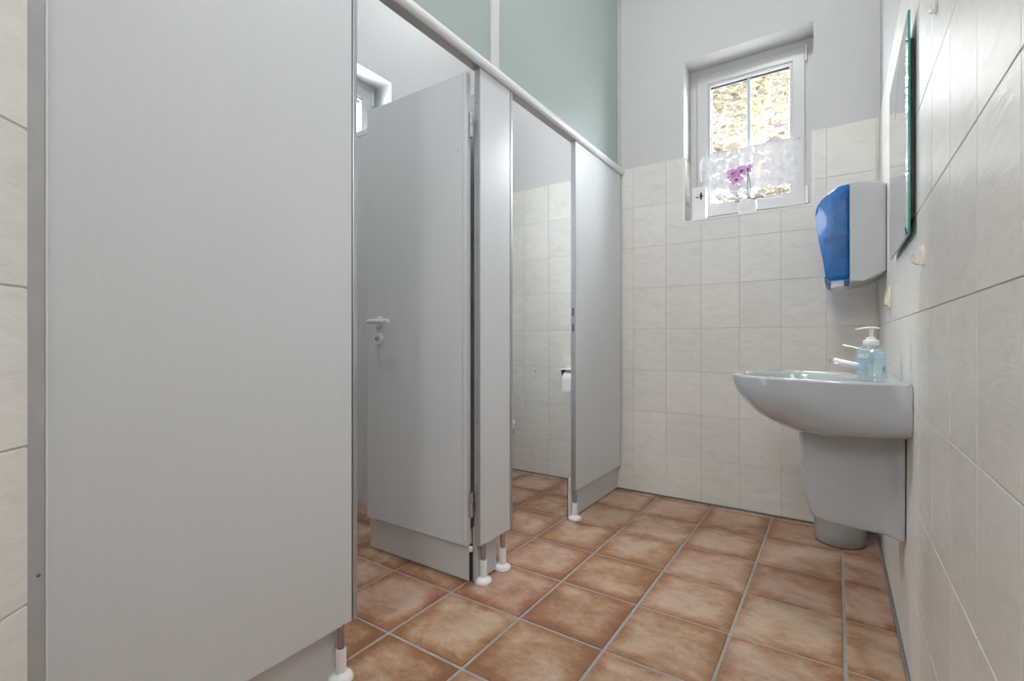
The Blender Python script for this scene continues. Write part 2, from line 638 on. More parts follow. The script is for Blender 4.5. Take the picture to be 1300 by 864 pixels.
def lines(a, b, first, pitch):
    """joint positions between a and b that pass through `first`"""
    k = math.ceil((a - first) / pitch - 1e-6)
    out = [a]
    x = first + k * pitch
    while x < b - 1e-4:
        if x > a + 1e-4:
            out.append(x)
        x += pitch
    out.append(b)
    return out

ZL = [0.25 * i for i in range(9)]

# ------------------------------------------------------------------ the setting
floor_bm = bx(-2.45, XR + 0.02, -1.72, YB + 0.02, -0.12, -0.0025)
floor = tag(obj('floor', floor_bm, M['grout_floor']), kind='structure')
lay_tiles(floor, (0, 0, 0), (1, 0, 0), (0, 1, 0),
          lines(XL, XR - 0.004, -0.2804, 0.3015), lines(-1.0, YB - 0.006, 2.556, 0.2995),
          gap=0.0095, thick=0.008, mat=M['floor_tile'], bev=0.0018, tilt=0.0008)

ceil = tag(obj('ceiling', bx(-2.6, 0.42, -1.85, YB + 0.3, ZC, ZC + 0.1), M['ceiling']), kind='structure')

bm = bmesh.new()
yw0, yw1 = YB + 0.005, YB + 0.30
box(bm, XL - 0.30, WX0, yw0, yw1, -0.12, ZC)
box(bm, WX1, XR + 0.25, yw0, yw1, -0.12, ZC)
box(bm, WX0, WX1, yw0, yw1, -0.12, WZ0)
box(bm, WX0, WX1, yw0, yw1, WZ1, ZC)
wall_back = tag(obj('wall_back', bm, M['paint']), kind='structure')
bm = bmesh.new()
for x0, x1, z0, z1 in ((XL, WX0, 0, 2.0), (WX1, XR, 0, 2.0), (WX0, WX1, 0, WZ0)):
    box(bm, x0, x1, YB + 0.002, yw0 + 0.001, z0, z1)
obj('grout_bed', bm, M['grout_wall'], wall_back)
lay_tiles(wall_back, (0, YB, 0), (1, 0, 0), (0, 0, 1), lines(XL, XR, -0.0414, 0.2005), ZL,
          hole=(WX0 - 0.004, WX1 + 0.004, WZ0 - 0.006, 3), mat=M['tile'])
# tiled lower half of the window reveal
for xx, u in ((WX0 + 0.004, 1), (WX1 - 0.004, -1)):
    lay_tiles(wall_back, (xx, 0, 0), (0, -u, 0) if u > 0 else (0, 1, 0), (0, 0, 1),
              [-(YB + 0.16), -YB] if u > 0 else [YB, YB + 0.16], [WZ0, 1.75, 2.0], mat=M['tile'], tilt=0)
lay_tiles(wall_back, (0, 0, WZ0 + 0.003), (1, 0, 0), (0, 1, 0), [WX0 + 0.002, -0.6428, -0.4424, -0.2419, WX1 - 0.002], [YB, YB + 0.16], mat=M['tile'], tilt=0)

wall_right = tag(obj('wall_right', bx(XR + 0.005, XR + 0.25, -1.85, YB + 0.01, -0.12, ZC), M['paint']), kind='structure')
obj('grout_bed', bx(XR + 0.002, XR + 0.006, -1.6, YB + 0.002, 0, 2.0), M['grout_wall'], wall_right)
lay_tiles(wall_right, (XR, 0, 0), (0, -1, 0), (0, 0, 1), [-y for y in reversed(lines(-0.65, YB, 1.153, 0.2))], ZL, mat=M['tile'])

bm = bmesh.new()
xw0, xw1 = XL - 0.30, XL - 0.005
box(bm, xw0, xw1, -0.1, W2Y0, -0.12, ZC)
box(bm, xw0, xw1, W2Y1, YB + 0.01, -0.12, ZC)
box(bm, xw0, xw1, W2Y0, W2Y1, -0.12, WZ0)
box(bm, xw0, xw1, W2Y0, W2Y1, WZ1, ZC)
wall_left = tag(obj('wall_left', bm, M['paint']), kind='structure')
bm = bmesh.new()
for y0, y1, z0, z1 in ((0.24, W2Y0, 0, 2.0), (W2Y1, YB, 0, 2.0), (W2Y0, W2Y1, 0, WZ0)):
    box(bm, XL - 0.006, XL - 0.002, y0, y1, z0, z1)
obj('grout_bed', bm, M['grout_wall'], wall_left)
lay_tiles(wall_left, (XL, 0, 0), (0, 1, 0), (0, 0, 1), lines(0.24, YB, 2.80, 0.2005), ZL,
          hole=(W2Y0 - 0.004, W2Y1 + 0.004, WZ0 - 0.006, 3), mat=M['tile'])

# stall front wall, the 45 degree wall at the end of the partition and the passage behind the camera
D0, D1 = Vector((-1.1045, 0.212)), Vector((0.685, -0.745)).normalized()
A = D0 - D1 * 0.045
Bp = D0 + D1 * 0.80
bm = bmesh.new()
box(bm, XL - 0.1, -1.13, 0.02, 0.235, -0.12, ZC)
tag(obj('wall_front', bm, M['paint']), kind='structure')
nrm = Vector((D1.y, -D1.x)) * -1
if nrm.y < 0:
    nrm = -nrm
bm = bmesh.new()
prism(bm, [tuple(A - nrm * 0.004), tuple(Bp - nrm * 0.004), tuple(Bp - nrm * 0.2), tuple(A - nrm * 0.2)], 'z', -0.12, ZC)
wall_corner = tag(obj('wall_corner', bm, M['paint']), kind='structure')
bm = bmesh.new()
prism(bm, [tuple(A - nrm * 0.002), tuple(Bp - nrm * 0.002), tuple(Bp - nrm * 0.006), tuple(A - nrm * 0.006)], 'z', 0, 2.0)
obj('grout_bed', bm, M['grout_wall'], wall_corner)
# u runs so that U x V faces the room
Uc = Vector((-D1.x, -D1.y, 0))
zc = [0.0] + [1.0167 + 0.2605 * k for k in range(-3, 4)] + [2.0]
if Uc.cross(Vector((0, 0, 1))).dot(Vector((nrm.x, nrm.y, 0))) < 0:
    Uc = -Uc
s0 = (Vector((A.x, A.y, 0)) - Vector((D0.x, D0.y, 0))).dot(Uc)
s1 = (Vector((Bp.x, Bp.y, 0)) - Vector((D0.x, D0.y, 0))).dot(Uc)
lo, hi = min(s0, s1), max(s0, s1)
us = lines(lo, hi, (hi if abs(hi - s0) < 1e-6 else lo) + (-0.2 if abs(hi - s0) < 1e-6 else 0.2), 0.2)
lay_tiles(wall_corner, (D0.x, D0.y, 0), Uc, (0, 0, 1), us, zc, gap=0.004, mat=M['tile'])
bm = bmesh.new()
box(bm, Bp.x - 0.15, Bp.x, -1.85, Bp.y + 0.02, -0.12, ZC)
box(bm, Bp.x - 0.15, XR + 0.2, -1.85, -1.65, -0.12, ZC)
tag(obj('wall_entrance', bm, M['paint']), kind='structure')

# dark sealant joints along the foot of the walls
tag(obj('baseboard_back', bx(XL, XR, YB - 0.006, YB + 0.002, -0.001, 0.0065, bev=0.0015), M['silicone']), kind='structure')
tag(obj('baseboard_right', bx(XR - 0.005, XR + 0.002, -0.6, YB, -0.001, 0.006, bev=0.0015), M['silicone']), kind='structure')
# white edge strip round the tiled part of the window opening
bm = bmesh.new()
box(bm, WX0 - 0.004, WX1 + 0.004, YB - 0.0025, YB + 0.004, WZ0 - 0.006, WZ0 + 0.0035)
box(bm, WX0 - 0.004, WX0 + 0.004, YB - 0.0025, YB + 0.004, WZ0, 2.0)
box(bm, WX1 - 0.004, WX1 + 0.004, YB - 0.0025, YB + 0.004, WZ0, 2.0)
tag(obj('trim_1', bm, M['trim']), kind='structure')

# ------------------------------------------------------------------ windows
def frame_bm(u0, u1, v0, v1, wl, wr, wb, wt, d0, d1, F, bev=0.003):
    """a closed rectangular frame with mitred corners, mapped by F(u, d, v)"""
    bm = bmesh.new()
    out = [(u0, v0), (u1, v0), (u1, v1), (u0, v1)]
    inn = [(u0 + wl, v0 + wb), (u1 - wr, v0 + wb), (u1 - wr, v1 - wt), (u0 + wl, v1 - wt)]
    L = [[bm.verts.new((p[0], d, p[1])) for p in o] for d in (d0, d1) for o in (out, inn)]
    fo, fi, bo, bi = L
    for i in range(4):
        j = (i + 1) % 4
        bm.faces.new((fo[i], fo[j], fi[j], fi[i]))
        bm.faces.new((bo[i], bo[j], bi[j], bi[i]))
        bm.faces.new((fo[i], fo[j], bo[j], bo[i]))
        bm.faces.new((fi[i], fi[j], bi[j], bi[i]))
    if bev:
        es = [e for e in bm.edges if (e.verts[0] in fo and e.verts[1] in fo) or (e.verts[0] in fi and e.verts[1] in fi)]
        bmesh.ops.bevel(bm, geom=es, offset=bev, segments=2, profile=0.5, affect='EDGES')
    for v in bm.verts:
        v.co = F(*v.co)
    return bm

def make_window(name, u0, u1, F, hinge_right=True, handle=True, muntin=True):
    y = 0.155                                      # depth of the frame behind the wall face
    fr = frame_bm(u0, u1, WZ0, WZ1, 0.05, 0.05, 0.06, 0.05, y, y + 0.075, F)
    w = tag(obj(name, fr, M['pvc']), kind='structure')
    s0, s1, t0, t1 = u0 + 0.041, u1 - 0.042, WZ0 + 0.040, WZ1 - 0.041
    obj('sash', frame_bm(s0, s1, t0, t1, 0.066, 0.062, 0.066, 0.066, y - 0.015, y + 0.05, F, 0.006), M['pvc'], w)
    g0, g1, h0, h1 = s0 + 0.066, s1 - 0.062, t0 + 0.066, t1 - 0.066
    obj('glazing_bead', frame_bm(g0, g1, h0, h1, 0.013, 0.013, 0.013, 0.013, y - 0.008, y + 0.02, F, 0.002), M['pvc'], w)
    k = 0.013
    obj('glazing_seal', frame_bm(g0 + k, g1 - k, h0 + k, h1 - k, 0.004, 0.001, 0.002, 0.009, y + 0.012, y + 0.022, F, 0), M['seal'], w)
    bm = bx(g0, g1, y + 0.020, y + 0.024, h0, h1)
    for v in bm.verts:
        v.co = F(*v.co)
    obj('pane', bm, M['pane'], w)
    if muntin:
        bm = bx((g0 + g1) / 2 - 0.010, (g0 + g1) / 2 + 0.010, y + 0.010, y + 0.0195, h0 + 0.012, h1 - 0.012, bev=0.002)
        for v in bm.verts:
            v.co = F(*v.co)
        obj('glazing_bar', bm, M['muntin'], w)
    if handle:
        bm = bmesh.new()
        box(bm, s0 + 0.020, s0 + 0.046, y - 0.025, y - 0.0145, 1.955, 2.02, bev=0.005, seg=2)
        for v in bm.verts:
            v.co = F(*v.co)
        hd = obj('window_handle', bm, M['white_plastic'], w, True, 40)
        bm = bmesh.new()
        tube(bm, [(s0 + 0.033, y - 0.024, 1.985), (s0 + 0.033, y - 0.055, 1.985), (s0 + 0.033, y - 0.060, 1.965), (s0 + 0.033, y - 0.058, 1.868)], [0.008, 0.008, 0.0095, 0.0075], 10, up=(1, 0, 0))
        for v in bm.verts:
            v.co = F(*v.co)
        obj('lever', bm, M['white_plastic'], hd, True, 40)
    for z0, z1, ww in ((2.435, 2.525, 0.010), (1.668, 1.762, 0.016)):
        bm = bx(s1 - 0.001, s1 + ww, y - 0.024, y - 0.001, z0, z1, bev=0.004, seg=2)
        for v in bm.verts:
            v.co = F(*v.co)
        obj('hinge_cover', bm, M['white_plastic'], w, True, 40)
    return w

make_window('window_1', WX0, WX1, lambda u, d, v: Vector((u, YB + d, v)))
make_window('window_2', W2Y0, W2Y1, lambda u, d, v: Vector((XL - d, u, v)))

# ------------------------------------------------------------------ cubicle partition
PT = 0.026
part = empty('toilet_partition', (XP, 0.24, 0),
             'pale grey laminate toilet partition wall on short white feet with aluminium head rail', 'partition')
def wpart(name, bm, mat, parent, smooth=False, angle=None):
    """a child given in world coordinates"""
    o = obj(name, bm, mat, None, smooth, angle)
    o.parent = parent
    bpy.context.view_layer.update()
    o.matrix_parent_inverse = Matrix.Identity(4)
    root = parent
    off = Vector((0, 0, 0))
    while root is not None:
        off += root.location
        root = root.parent
    o.data.transform(Matrix.Translation(-off))
    return o

def screw(x, y, z, ax, parent, r=0.0028):
    bm = bmesh.new()
    bmesh.ops.create_cone(bm, cap_ends=True, segments=10, radius1=r, radius2=r * 0.6, depth=0.002)
    R = {'y': Matrix.Rotation(PI / 2, 4, 'X'), 'x': Matrix.Rotation(PI / 2, 4, 'Y')}[ax]
    bmesh.ops.transform(bm, matrix=Matrix.Translation((x, y, z)) @ R, verts=bm.verts[:])
    return wpart('screw', bm, M['seal'], parent)

ZB, ZT = 0.15, 1.966
def panel(y0, y1, left_profile, right_profile, skirt=None):
    """y0..y1 overall; profiles are the aluminium edge strips"""
    a = y0 + left_profile
    b = y1 - right_profile
    p = wpart('panel', bx(XP - PT, XP, a, b, ZB, ZT, bev=0.0012), M['panel'], part)
    for lo_, hi_, s in ((y0, a, 1), (b, y1, -1)):
        if hi_ - lo_ < 0.002:
            continue
        g = 0.004 if hi_ - lo_ > 0.008 else 0.0012
        l2, h2 = (lo_, hi_ - g) if s == 1 else (lo_ + g, hi_)
        wpart('edge_profile', bx(XP - PT - 0.001, XP + 0.0006, l2, h2, ZB, ZT, bev=0.0015), M['alu'], p)
        wpart('shadow_groove', bx(XP - PT + 0.001, XP - 0.003, (h2 if s == 1 else lo_) - 0.0005, (hi_ if s == 1 else l2) + 0.0005, ZB + 0.001, ZT - 0.001), M['groove'], p)
    return p

p1 = panel(0.2396, 0.885, 0.0, 0.018)
p2 = panel(1.447, 1.671, 0.005, 0.0185)
p3 = panel(2.254, 2.884, 0.006, 0.003)
# screws down the free ends
for z in (1.83, 1.56, 1.31, 0.62, 0.25):
    screw(XP - PT / 2, 1.4465, z, 'y', p2)
for z in (1.915, 1.51, 1.20, 0.865, 0.50, 0.20):
    screw(XP - PT / 2, 2.2535, z, 'y', p3)
for z in (1.078, 0.997):
    wpart('strike_slot', bx(XP - PT + 0.008, XP - 0.009, 2.2530, 2.2545, z - 0.021, z + 0.021, bev=0.0004), M['groove'], p3)
# wall channels at both ends of the row
c1 = wpart('wall_channel', bx(XP - PT - 0.01, XP + 0.013, 0.190, 0.2366, 0.0, 2.0, bev=0.001), M['alu_dark'], part)
screw(XP + 0.0135, 0.2285, 0.537, 'x', c1, 0.0032)
wpart('channel_lip', bx(XP - 0.004, XP + 0.0138, 0.2366, 0.2396, 0.0, 2.0, bev=0.0006), M['rail'], c1)
wpart('wall_channel', bx(XP - PT - 0.003, XP - 0.004, 2.883, YB, ZB - 0.01, ZT, bev=0.001), M['alu'], part)
# recessed skirting boards
wpart('skirting_board', bx(XP - 0.0455, XP - 0.027, 0.25, 0.832, 0.004, ZB + 0.06, bev=0.001), M['panel'], part)
wpart('skirting_board', bx(XP - 0.0455, XP - 0.027, 1.462, 1.592, 0.004, ZB + 0.06, bev=0.001), M['panel'], part)
wpart('skirting_board', bx(XP - 0.0455, XP - 0.027, 2.258, 2.896, 0.004, ZB + 0.06, bev=0.001), M['panel'], part)
for a, b in ((0.25, 0.832), (1.462, 1.592), (2.258, 2.896)):
    wpart('core_edge', bx(XP - 0.0480, XP - 0.0456, a - 0.0015, b, 0.002, ZB + 0.061), M['black'], part)
# feet
def foot(y, x=XP - 0.0095):
    f = wpart('foot', lathe(bmesh.new(), [(0.033, 0.0), (0.0342, 0.003), (0.0338, 0.008), (0.030, 0.0145), (0.023, 0.0195), (0.016, 0.0225), (0.0148, 0.0235)], x, y, 0, 28), M['white_plastic'], part, True, 50)
    wpart('sleeve', lathe(bmesh.new(), [(0.0148, 0.0225), (0.0146, 0.03), (0.0142, 0.083), (0.0128, 0.0865), (0.0105, 0.0865)], x, y, 0, 20), M['white_plastic'], f, True, 50)
    wpart('post', lathe(bmesh.new(), [(0.0102, 0.08), (0.0102, ZB + 0.004)], x, y, 0, 16), M['steel'], f, True, 50)
for yy in (0.838, 1.482, 1.612, 2.268):
    foot(yy)
# head rail: rounded aluminium section that spans the door openings
prof = [(XP - 0.034, 1.963), (XP + 0.006, 1.963), (XP + 0.012, 1.967), (XP + 0.0165, 1.975), (XP + 0.0175, 1.986), (XP + 0.0145, 1.997), (XP + 0.008, 2.004), (XP - 0.002, 2.008), (XP - 0.034, 2.008)]
rail = wpart('head_rail', prism(bmesh.new(), prof, 'y', 0.24, YB), M['rail'], part, True, 35)
wpart('rail_groove', bx(XP - 0.0335, XP + 0.004, 0.241, YB - 0.001, 1.9622, 1.9632), M['alu_dark'], rail)
wpart('glass_channel', bx(XP - 0.026, XP - 0.004, 0.24, YB, 2.007, 2.018, bev=0.002), M['rail'], rail)

# ------------------------------------------------------------------ frosted glazing above the rail
tz = empty('transom_glazing', (XP, 1.5, 2.012), 'frosted pale green glass panes above the toilet partition rail up to the ceiling', 'glazing')
gx = XP - 0.015
for y0, y1 in ((0.25, 1.531), (1.578, 2.866)):
    g = wpart('pane', bx(gx - 0.004, gx + 0.004, y0, y1, 2.014, ZC, bev=0.0008), M['frosted'], tz)
wpart('post', bx(gx - 0.02, gx + 0.014, 1.5275, 1.580, 2.008, ZC, bev=0.002), M['pvc'], tz)
wpart('post', bx(gx - 0.02, gx + 0.010, 2.864, YB + 0.005, 2.008, ZC, bev=0.002), M['pvc'], tz)

# ------------------------------------------------------------------ cross partition between the two cubicles
dp = empty('dividing_partition', (-1.7, 1.555, 0), 'grey laminate dividing wall between the two cubicles behind the open door', 'partition')
wpart('panel', bx(XL + 0.002, XP - PT - 0.002, 1.546, 1.572, 0.15, 1.928, bev=0.001), M['panel'], dp)
wpart('top_rail', bx(XL + 0.002, XP - 0.0345, 1.544, 1.574, 1.926, 1.957, bev=0.003), M['rail'], dp)
f = wpart('foot', lathe(bmesh.new(), [(0.033, 0.0), (0.0335, 0.006), (0.022, 0.021), (0.014, 0.028)], -2.05, 1.559, 0, 24), M['white_plastic'], dp, True, 50)
wpart('post', lathe(bmesh.new(), [(0.0102, 0.02), (0.0102, 0.152)], -2.05, 1.559, 0, 14), M['steel'], f, True, 50)

# ------------------------------------------------------------------ open cubicle door
dr = empty('cubicle_door', (-1.157, 1.43, 0), 'grey cubicle door standing open inward with white lever handle and lock', 'door')
DX0, DX1, DY0, DY1 = -1.722, -1.158, 1.413, 1.441
leaf = wpart('leaf', bx(DX0, DX1, DY0, DY1, 0.152, 1.944, bev=0.003, seg=2), M['panel'], dr)
wpart('edge_profile', bx(DX1 - 0.018, DX1 - 0.0165, DY0 - 0.0006, DY0 + 0.002, 0.154, 1.942), M['alu'], leaf)
wpart('skirting_board', bx(DX0 - 0.012, DX1 - 0.008, DY1, DY1 + 0.014, 0.010, 0.205, bev=0.001), M['panel'], dr)
wpart('core_edge', bx(DX1 - 0.0085, DX1 - 0.0062, DY1 + 0.0005, DY1 + 0.0145, 0.009, 0.15), M['black'], dr)
wpart('edge_profile', bx(DX0 - 0.001, DX0 + 0.03, DY1, DY1 + 0.002, 0.16, 1.94), M['alu'], leaf)
screw(DX1 - 0.04, DY0 - 0.0008, 1.655, 'y', leaf)
# handle: rose with lever, and the lock rose beneath
hx, hz = -1.640, 1.010
def disc_y(x, y0, y1, z, r, bev=0.002, sz=1.0):
    bm = bmesh.new()
    bmesh.ops.create_cone(bm, cap_ends=True, segments=28, radius1=r, radius2=r * 0.93, depth=abs(y1 - y0))
    bmesh.ops.transform(bm, matrix=Matrix.Translation((x, (y0 + y1) / 2, z)) @ Matrix.Scale(sz, 4, (0, 0, 1)) @ Matrix.Rotation(PI / 2, 4, 'X'), verts=bm.verts[:])
    return bm
hd = wpart('handle', disc_y(hx, DY0 - 0.009, DY0, hz, 0.026), M['white_plastic'], dr, True, 40)
lv = catmull([(hx, DY0 - 0.006, hz), (hx, DY0 - 0.03, hz), (hx + 0.006, DY0 - 0.048, hz + 0.001), (hx + 0.03, DY0 - 0.052, hz + 0.001), (hx + 0.11, DY0 - 0.050, hz)], 5)
wpart('lever', tube(bmesh.new(), lv, 0.0095, 12, up=(0, 0, 1)), M['white_plastic'], hd, True, 60)
lv2 = [(hx - 0.012, DY0 - 0.050, hz), (hx + 0.02, DY0 - 0.052, hz + 0.001)]
wpart('lever_tip', tube(bmesh.new(), lv2, 0.0095, 12, up=(0, 0, 1)), M['white_plastic'], hd, True, 60)
lk = wpart('lock', disc_y(hx - 0.004, DY0 - 0.008, DY0, hz - 0.072, 0.026), M['white_plastic'], dr, True, 40)
wpart('lock_knob', disc_y(hx - 0.004, DY0 - 0.016, DY0 - 0.006, hz - 0.072, 0.010), M['grey_plastic'], lk, True, 40)
wpart('lock_slot', bx(hx - 0.0055, hx - 0.0025, DY0 - 0.0168, DY0 - 0.0155, hz - 0.079, hz - 0.065), M['groove'], lk)
for z0 in (1.700, 0.262):
    hn = wpart('hinge', lathe(bmesh.new(), [(0.0085, 0), (0.0085, 0.048)], -1.1505, 1.4335, z0, 16), M['alu'], dr, True, 50)
    wpart('hinge_knuckle', lathe(bmesh.new(), [(0.0085, 0), (0.0085, 0.042)], -1.1505, 1.4335, z0 + 0.050, 16), M['alu'], hn, True, 50)
wpart('pivot', bx(-1.159, -1.146, 1.426, 1.440, 0.130, 0.148, bev=0.001), M['white_plastic'], dr)

# ------------------------------------------------------------------ washbasin
BC, RIM, BL = 1.93, 0.815, 0.4835
BW = 0.285
def bw(t):
    k = max(0.0, (t - 0.10) / (BL - 0.10))
    return BW * max(0.0, 1 - min(1.0, k) ** 2.15) ** (1 / 2.0)
DEP = [(0, .160), (.10, .172), (.20, .184), (.279, .184), (.327, .170), (.36, .156), (.391, .138), (.423, .109), (.455, .076), (.468, .058), (.479, .030), (BL, .012)]
basin = empty('washbasin', (XR, BC, RIM), 'white ceramic washbasin with half pedestal mounted on the right tiled wall', 'washbasin')
def basin_bm():
    bm = bmesh.new()
    NT, NA = 34, 36
    grid = []
    for i in range(NT + 1):
        q = i / NT
        t = 0.001 + (BL - 0.0015) * (1 - (1 - q) ** 1.7)
        w, d = bw(t), interp(t, DEP)
        n = 7.0 - 4.4 * min(1, t / 0.30)
        row = []
        for j in range(NA + 1):
            th = PI * j / NA
            cs, sn = math.cos(th), math.sin(th)
            s = math.copysign(abs(cs) ** (2 / n), cs)
            zz = abs(sn) ** (2 / n)
            row.append(bm.verts.new((XR - t, BC + s * w, RIM - 0.007 - (d - 0.007) * zz)))
        grid.append(row)
    for a, b in zip(grid, grid[1:]):
        for j in range(NA):
            bm.faces.new((a[j], a[j + 1], b[j + 1], b[j]))
    # upper face: rings from the outline into the bowl
    NA2 = 96
    ct, at, ay = 0.275, 0.168, 0.222
    def R(phi):
        lo_, hi_ = 0.0, 0.6
        for _ in range(40):
            m_ = (lo_ + hi_) / 2
            t, yv = ct + m_ * math.cos(phi), m_ * math.sin(phi)
            inside = 0.001 <= t <= BL and abs(yv) <= bw(t)
            lo_, hi_ = (m_, hi_) if inside else (lo_, m_)
        return lo_
    spec = [(0, 0, -0.007), (0, 0.0025, -0.0025), (0, 0.007, 0), (0.5, 0, 0.0), (1, 0.010, -0.001), (1, -0.001, -0.006), (1, -0.008, -0.018), (1, -0.02, -0.045), (1, -0.045, -0.080), (1, -0.085, -0.112), (1, -0.125, -0.128), (1, -0.15, -0.132)]
    rings = []
    for kind, off, dz in spec:
        ring = []
        for i in range(NA2):
            phi = 2 * PI * i / NA2
            Ro = R(phi)
            rb = 1 / math.sqrt((math.cos(phi) / at) ** 2 + (math.sin(phi) / ay) ** 2)
            if kind == 0:
                r = Ro - off
            elif kind == 0.5:
                r = (Ro + rb) / 2
            else:
                r = rb + off if off > 0 else rb * max(0.03, 1 + off / 0.165)
            ring.append(bm.verts.new((XR - (ct + r * math.cos(phi)), BC + r * math.sin(phi), RIM + dz)))
        rings.append(ring)
    for a, b in zip(rings, rings[1:]):
        for i in range(NA2):
            bm.faces.new((a[i], a[(i + 1) % NA2], b[(i + 1) % NA2], b[i]))
    bm.faces.new(rings[-1])
    bmesh.ops.remove_doubles(bm, verts=bm.verts[:], dist=0.0004)
    return bm
wpart('bowl', basin_bm(), M['porcelain'], basin, True, 60)
wpart('drain', lathe(bmesh.new(), [(0.026, 0), (0.026, 0.003), (0.018, 0.005), (0.004, 0.005)], XR - 0.275, BC, RIM - 0.132, 24), M['chrome'], basin, True, 40)
bm = bmesh.new()
bmesh.ops.create_cone(bm, cap_ends=True, segments=20, radius1=0.013, radius2=0.012, depth=0.003)
bmesh.ops.transform(bm, matrix=Matrix.Translation((XR - 0.128, BC, RIM - 0.038)) @ Matrix.Rotation(math.radians(60), 4, 'Y'), verts=bm.verts[:])
wpart('overflow', bm, M['chrome'], basin, True, 40)

# half pedestal: siphon cover under the basin
def pedestal_bm():
    bm = bmesh.new()
    DT = [(0.340, .2345), (.347, .2385), (.370, .2495), (.424, .261), (.5237, .271), (.6134, .276), (.66, .277)]
    zs = [0.342, 0.346, 0.352, 0.362, 0.378, 0.40, 0.43, 0.47, 0.52, 0.57, 0.61, 0.665]
    rings = []
    for zi, z in enumerate(zs):
        D = interp(z, DT)
        b = 0.084 + 0.012 * (z - 0.345) / 0.3
        fl = 0.128 + 0.006 * (z - 0.345) / 0.3
        ins = 0.004 if zi == 0 else 0.0
        half = []
        half.append((0.0035, fl - ins))
        half.append((0.012, fl - ins))
        half.append((0.020, fl - 0.005 - ins))
        half.append((0.030, fl - 0.020 - ins))
        half.append((0.041, b + 0.012 - ins))
        half.append((0.055, b + 0.003 - ins))
        for k in range(1, 13):
            th = (PI / 2) * k / 12
            half.append((0.066 + (D - 0.066 - ins) * math.sin(th) ** (2 / 2.3), (b - ins) * max(0, math.cos(th)) ** (2 / 2.3)))
        pts = [(t, y) for t, y in half] + [(t, -y) for t, y in reversed(half[:-1])]
        def zt(t, y):
            if z < 0.66:
                return z
            n_ = 7.0 - 4.4 * min(1, t / 0.30)
            k_ = min(0.999, abs(y) / bw(t))
            return RIM - 0.007 - (interp(t, DEP) - 0.007) * (1 - k_ ** n_) ** (1 / n_) - 0.001
        rings.append([bm.verts.new((XR - t, BC + y, zt(t, y))) for t, y in pts])
    for a, b2 in zip(rings, rings[1:]):
        n = len(a)
        for i in range(n - 1):
            bm.faces.new((a[i], a[i + 1], b2[i + 1], b2[i]))
    bm.faces.new(rings[0])
    bm.faces.new(rings[-1])
    return bm
hp = wpart('half_pedestal', pedestal_bm(), M['porcelain'], basin, True, 55)
wpart('bracket', bx(XR - 0.030, XR, BC - 0.10, BC - 0.088, 0.60, 0.640, bev=0.002), M['seal'], hp)

# mixer tap
tap = empty('mixer_tap', (XR - 0.06, BC, RIM), 'chrome single lever mixer tap at the back of the washbasin', 'tap')
tx = XR - 0.064
wpart('body', lathe(bmesh.new(), [(0.026, 0), (0.026, 0.004), (0.021, 0.008), (0.020, 0.050), (0.022, 0.056), (0.021, 0.078), (0.012, 0.086), (0.002, 0.088)], tx, BC, RIM, 28), M['chrome'], tap, True, 45)
sp = wpart('spout', tube(bmesh.new(), [(tx - 0.005, BC, 0.838), (0.059, BC, 0.8475), (0.02, BC, 0.857), (-0.008, BC, 0.8645)], [0.0135, 0.0125, 0.0115, 0.011], 14), M['chrome'], tap, True, 50)
wpart('aerator', lathe(bmesh.new(), [(0.0095, 0), (0.0115, 0.002), (0.0115, 0.016), (0.006, 0.021)], -0.012, BC, 0.854, 18), M['chrome'], sp, True, 40)
wpart('lever', tube(bmesh.new(), [(tx, BC, 0.897), (0.07, BC, 0.902), (0.035, BC, 0.9115), (0.017, BC, 0.9155)], [0.008, 0.0055, 0.0042, 0.005], 10, flat=0.6), M['chrome'], tap, True, 50)
rd = wpart('lift_rod', lathe(bmesh.new(), [(0.002, 0), (0.002, 0.036)], XR - 0.036, BC, RIM, 10), M['chrome'], tap, True, 50)
wpart('rod_knob', lathe(bmesh.new(), [(0.003, 0.032), (0.006, 0.036), (0.006, 0.044), (0.002, 0.046)], XR - 0.036, BC, RIM, 14), M['chrome'], rd, True, 50)

# soap bottle
SX, SY = 0.0815, 1.705
soap = empty('soap_dispenser', (SX, SY, RIM), 'clear pale blue pump soap bottle on the near corner of the washbasin', 'soap bottle')
SP = [(0.030, 0.0), (0.0335, 0.003), (0.0352, 0.012), (0.0368, 0.035), (0.0372, 0.055), (0.0365, 0.072), (0.0345, 0.085), (0.030, 0.094), (0.0235, 0.0995), (0.016, 0.102), (0.0145, 0.103)]
wpart('bottle', lathe(bmesh.new(), SP, SX, SY, RIM, 36, 1, 0.68), M['soap'], soap, True, 60)
wpart('liquid', lathe(bmesh.new(), [(r - 0.0025, z) for r, z in SP if z < 0.09 and z > 0.001], SX, SY, RIM + 0.001, 28, 1, 0.66), clear_plastic('blue_liquid_soap', (0.93, 0.975, 0.99), (0.70, 0.82, 0.88), 0.18, 0.2), soap, True, 60)
cl = wpart('collar', lathe(bmesh.new(), [(0.0170, 0.100), (0.0190, 0.103), (0.0190, 0.114), (0.0165, 0.117), (0.012, 0.118), (0.011, 0.123), (0.006, 0.1245)], SX, SY, RIM, 24), M['white_plastic'], soap, True, 40)
wpart('pump_stem', lathe(bmesh.new(), [(0.0052, 0.122), (0.0046, 0.135), (0.006, 0.148)], SX, SY, RIM, 14), M['white_plastic'], cl, True, 50)
wpart('pump_head', tube(bmesh.new(), [(SX + 0.020, SY, RIM + 0.1485), (SX + 0.010, SY, RIM + 0.1505), (SX - 0.004, SY, RIM + 0.1515), (SX - 0.022, SY, RIM + 0.1490), (SX - 0.037, SY, RIM + 0.1465)], [0.0045, 0.0085, 0.0095, 0.006, 0.004], 12, flat=0.42), M['white_plastic'], cl, True, 60)
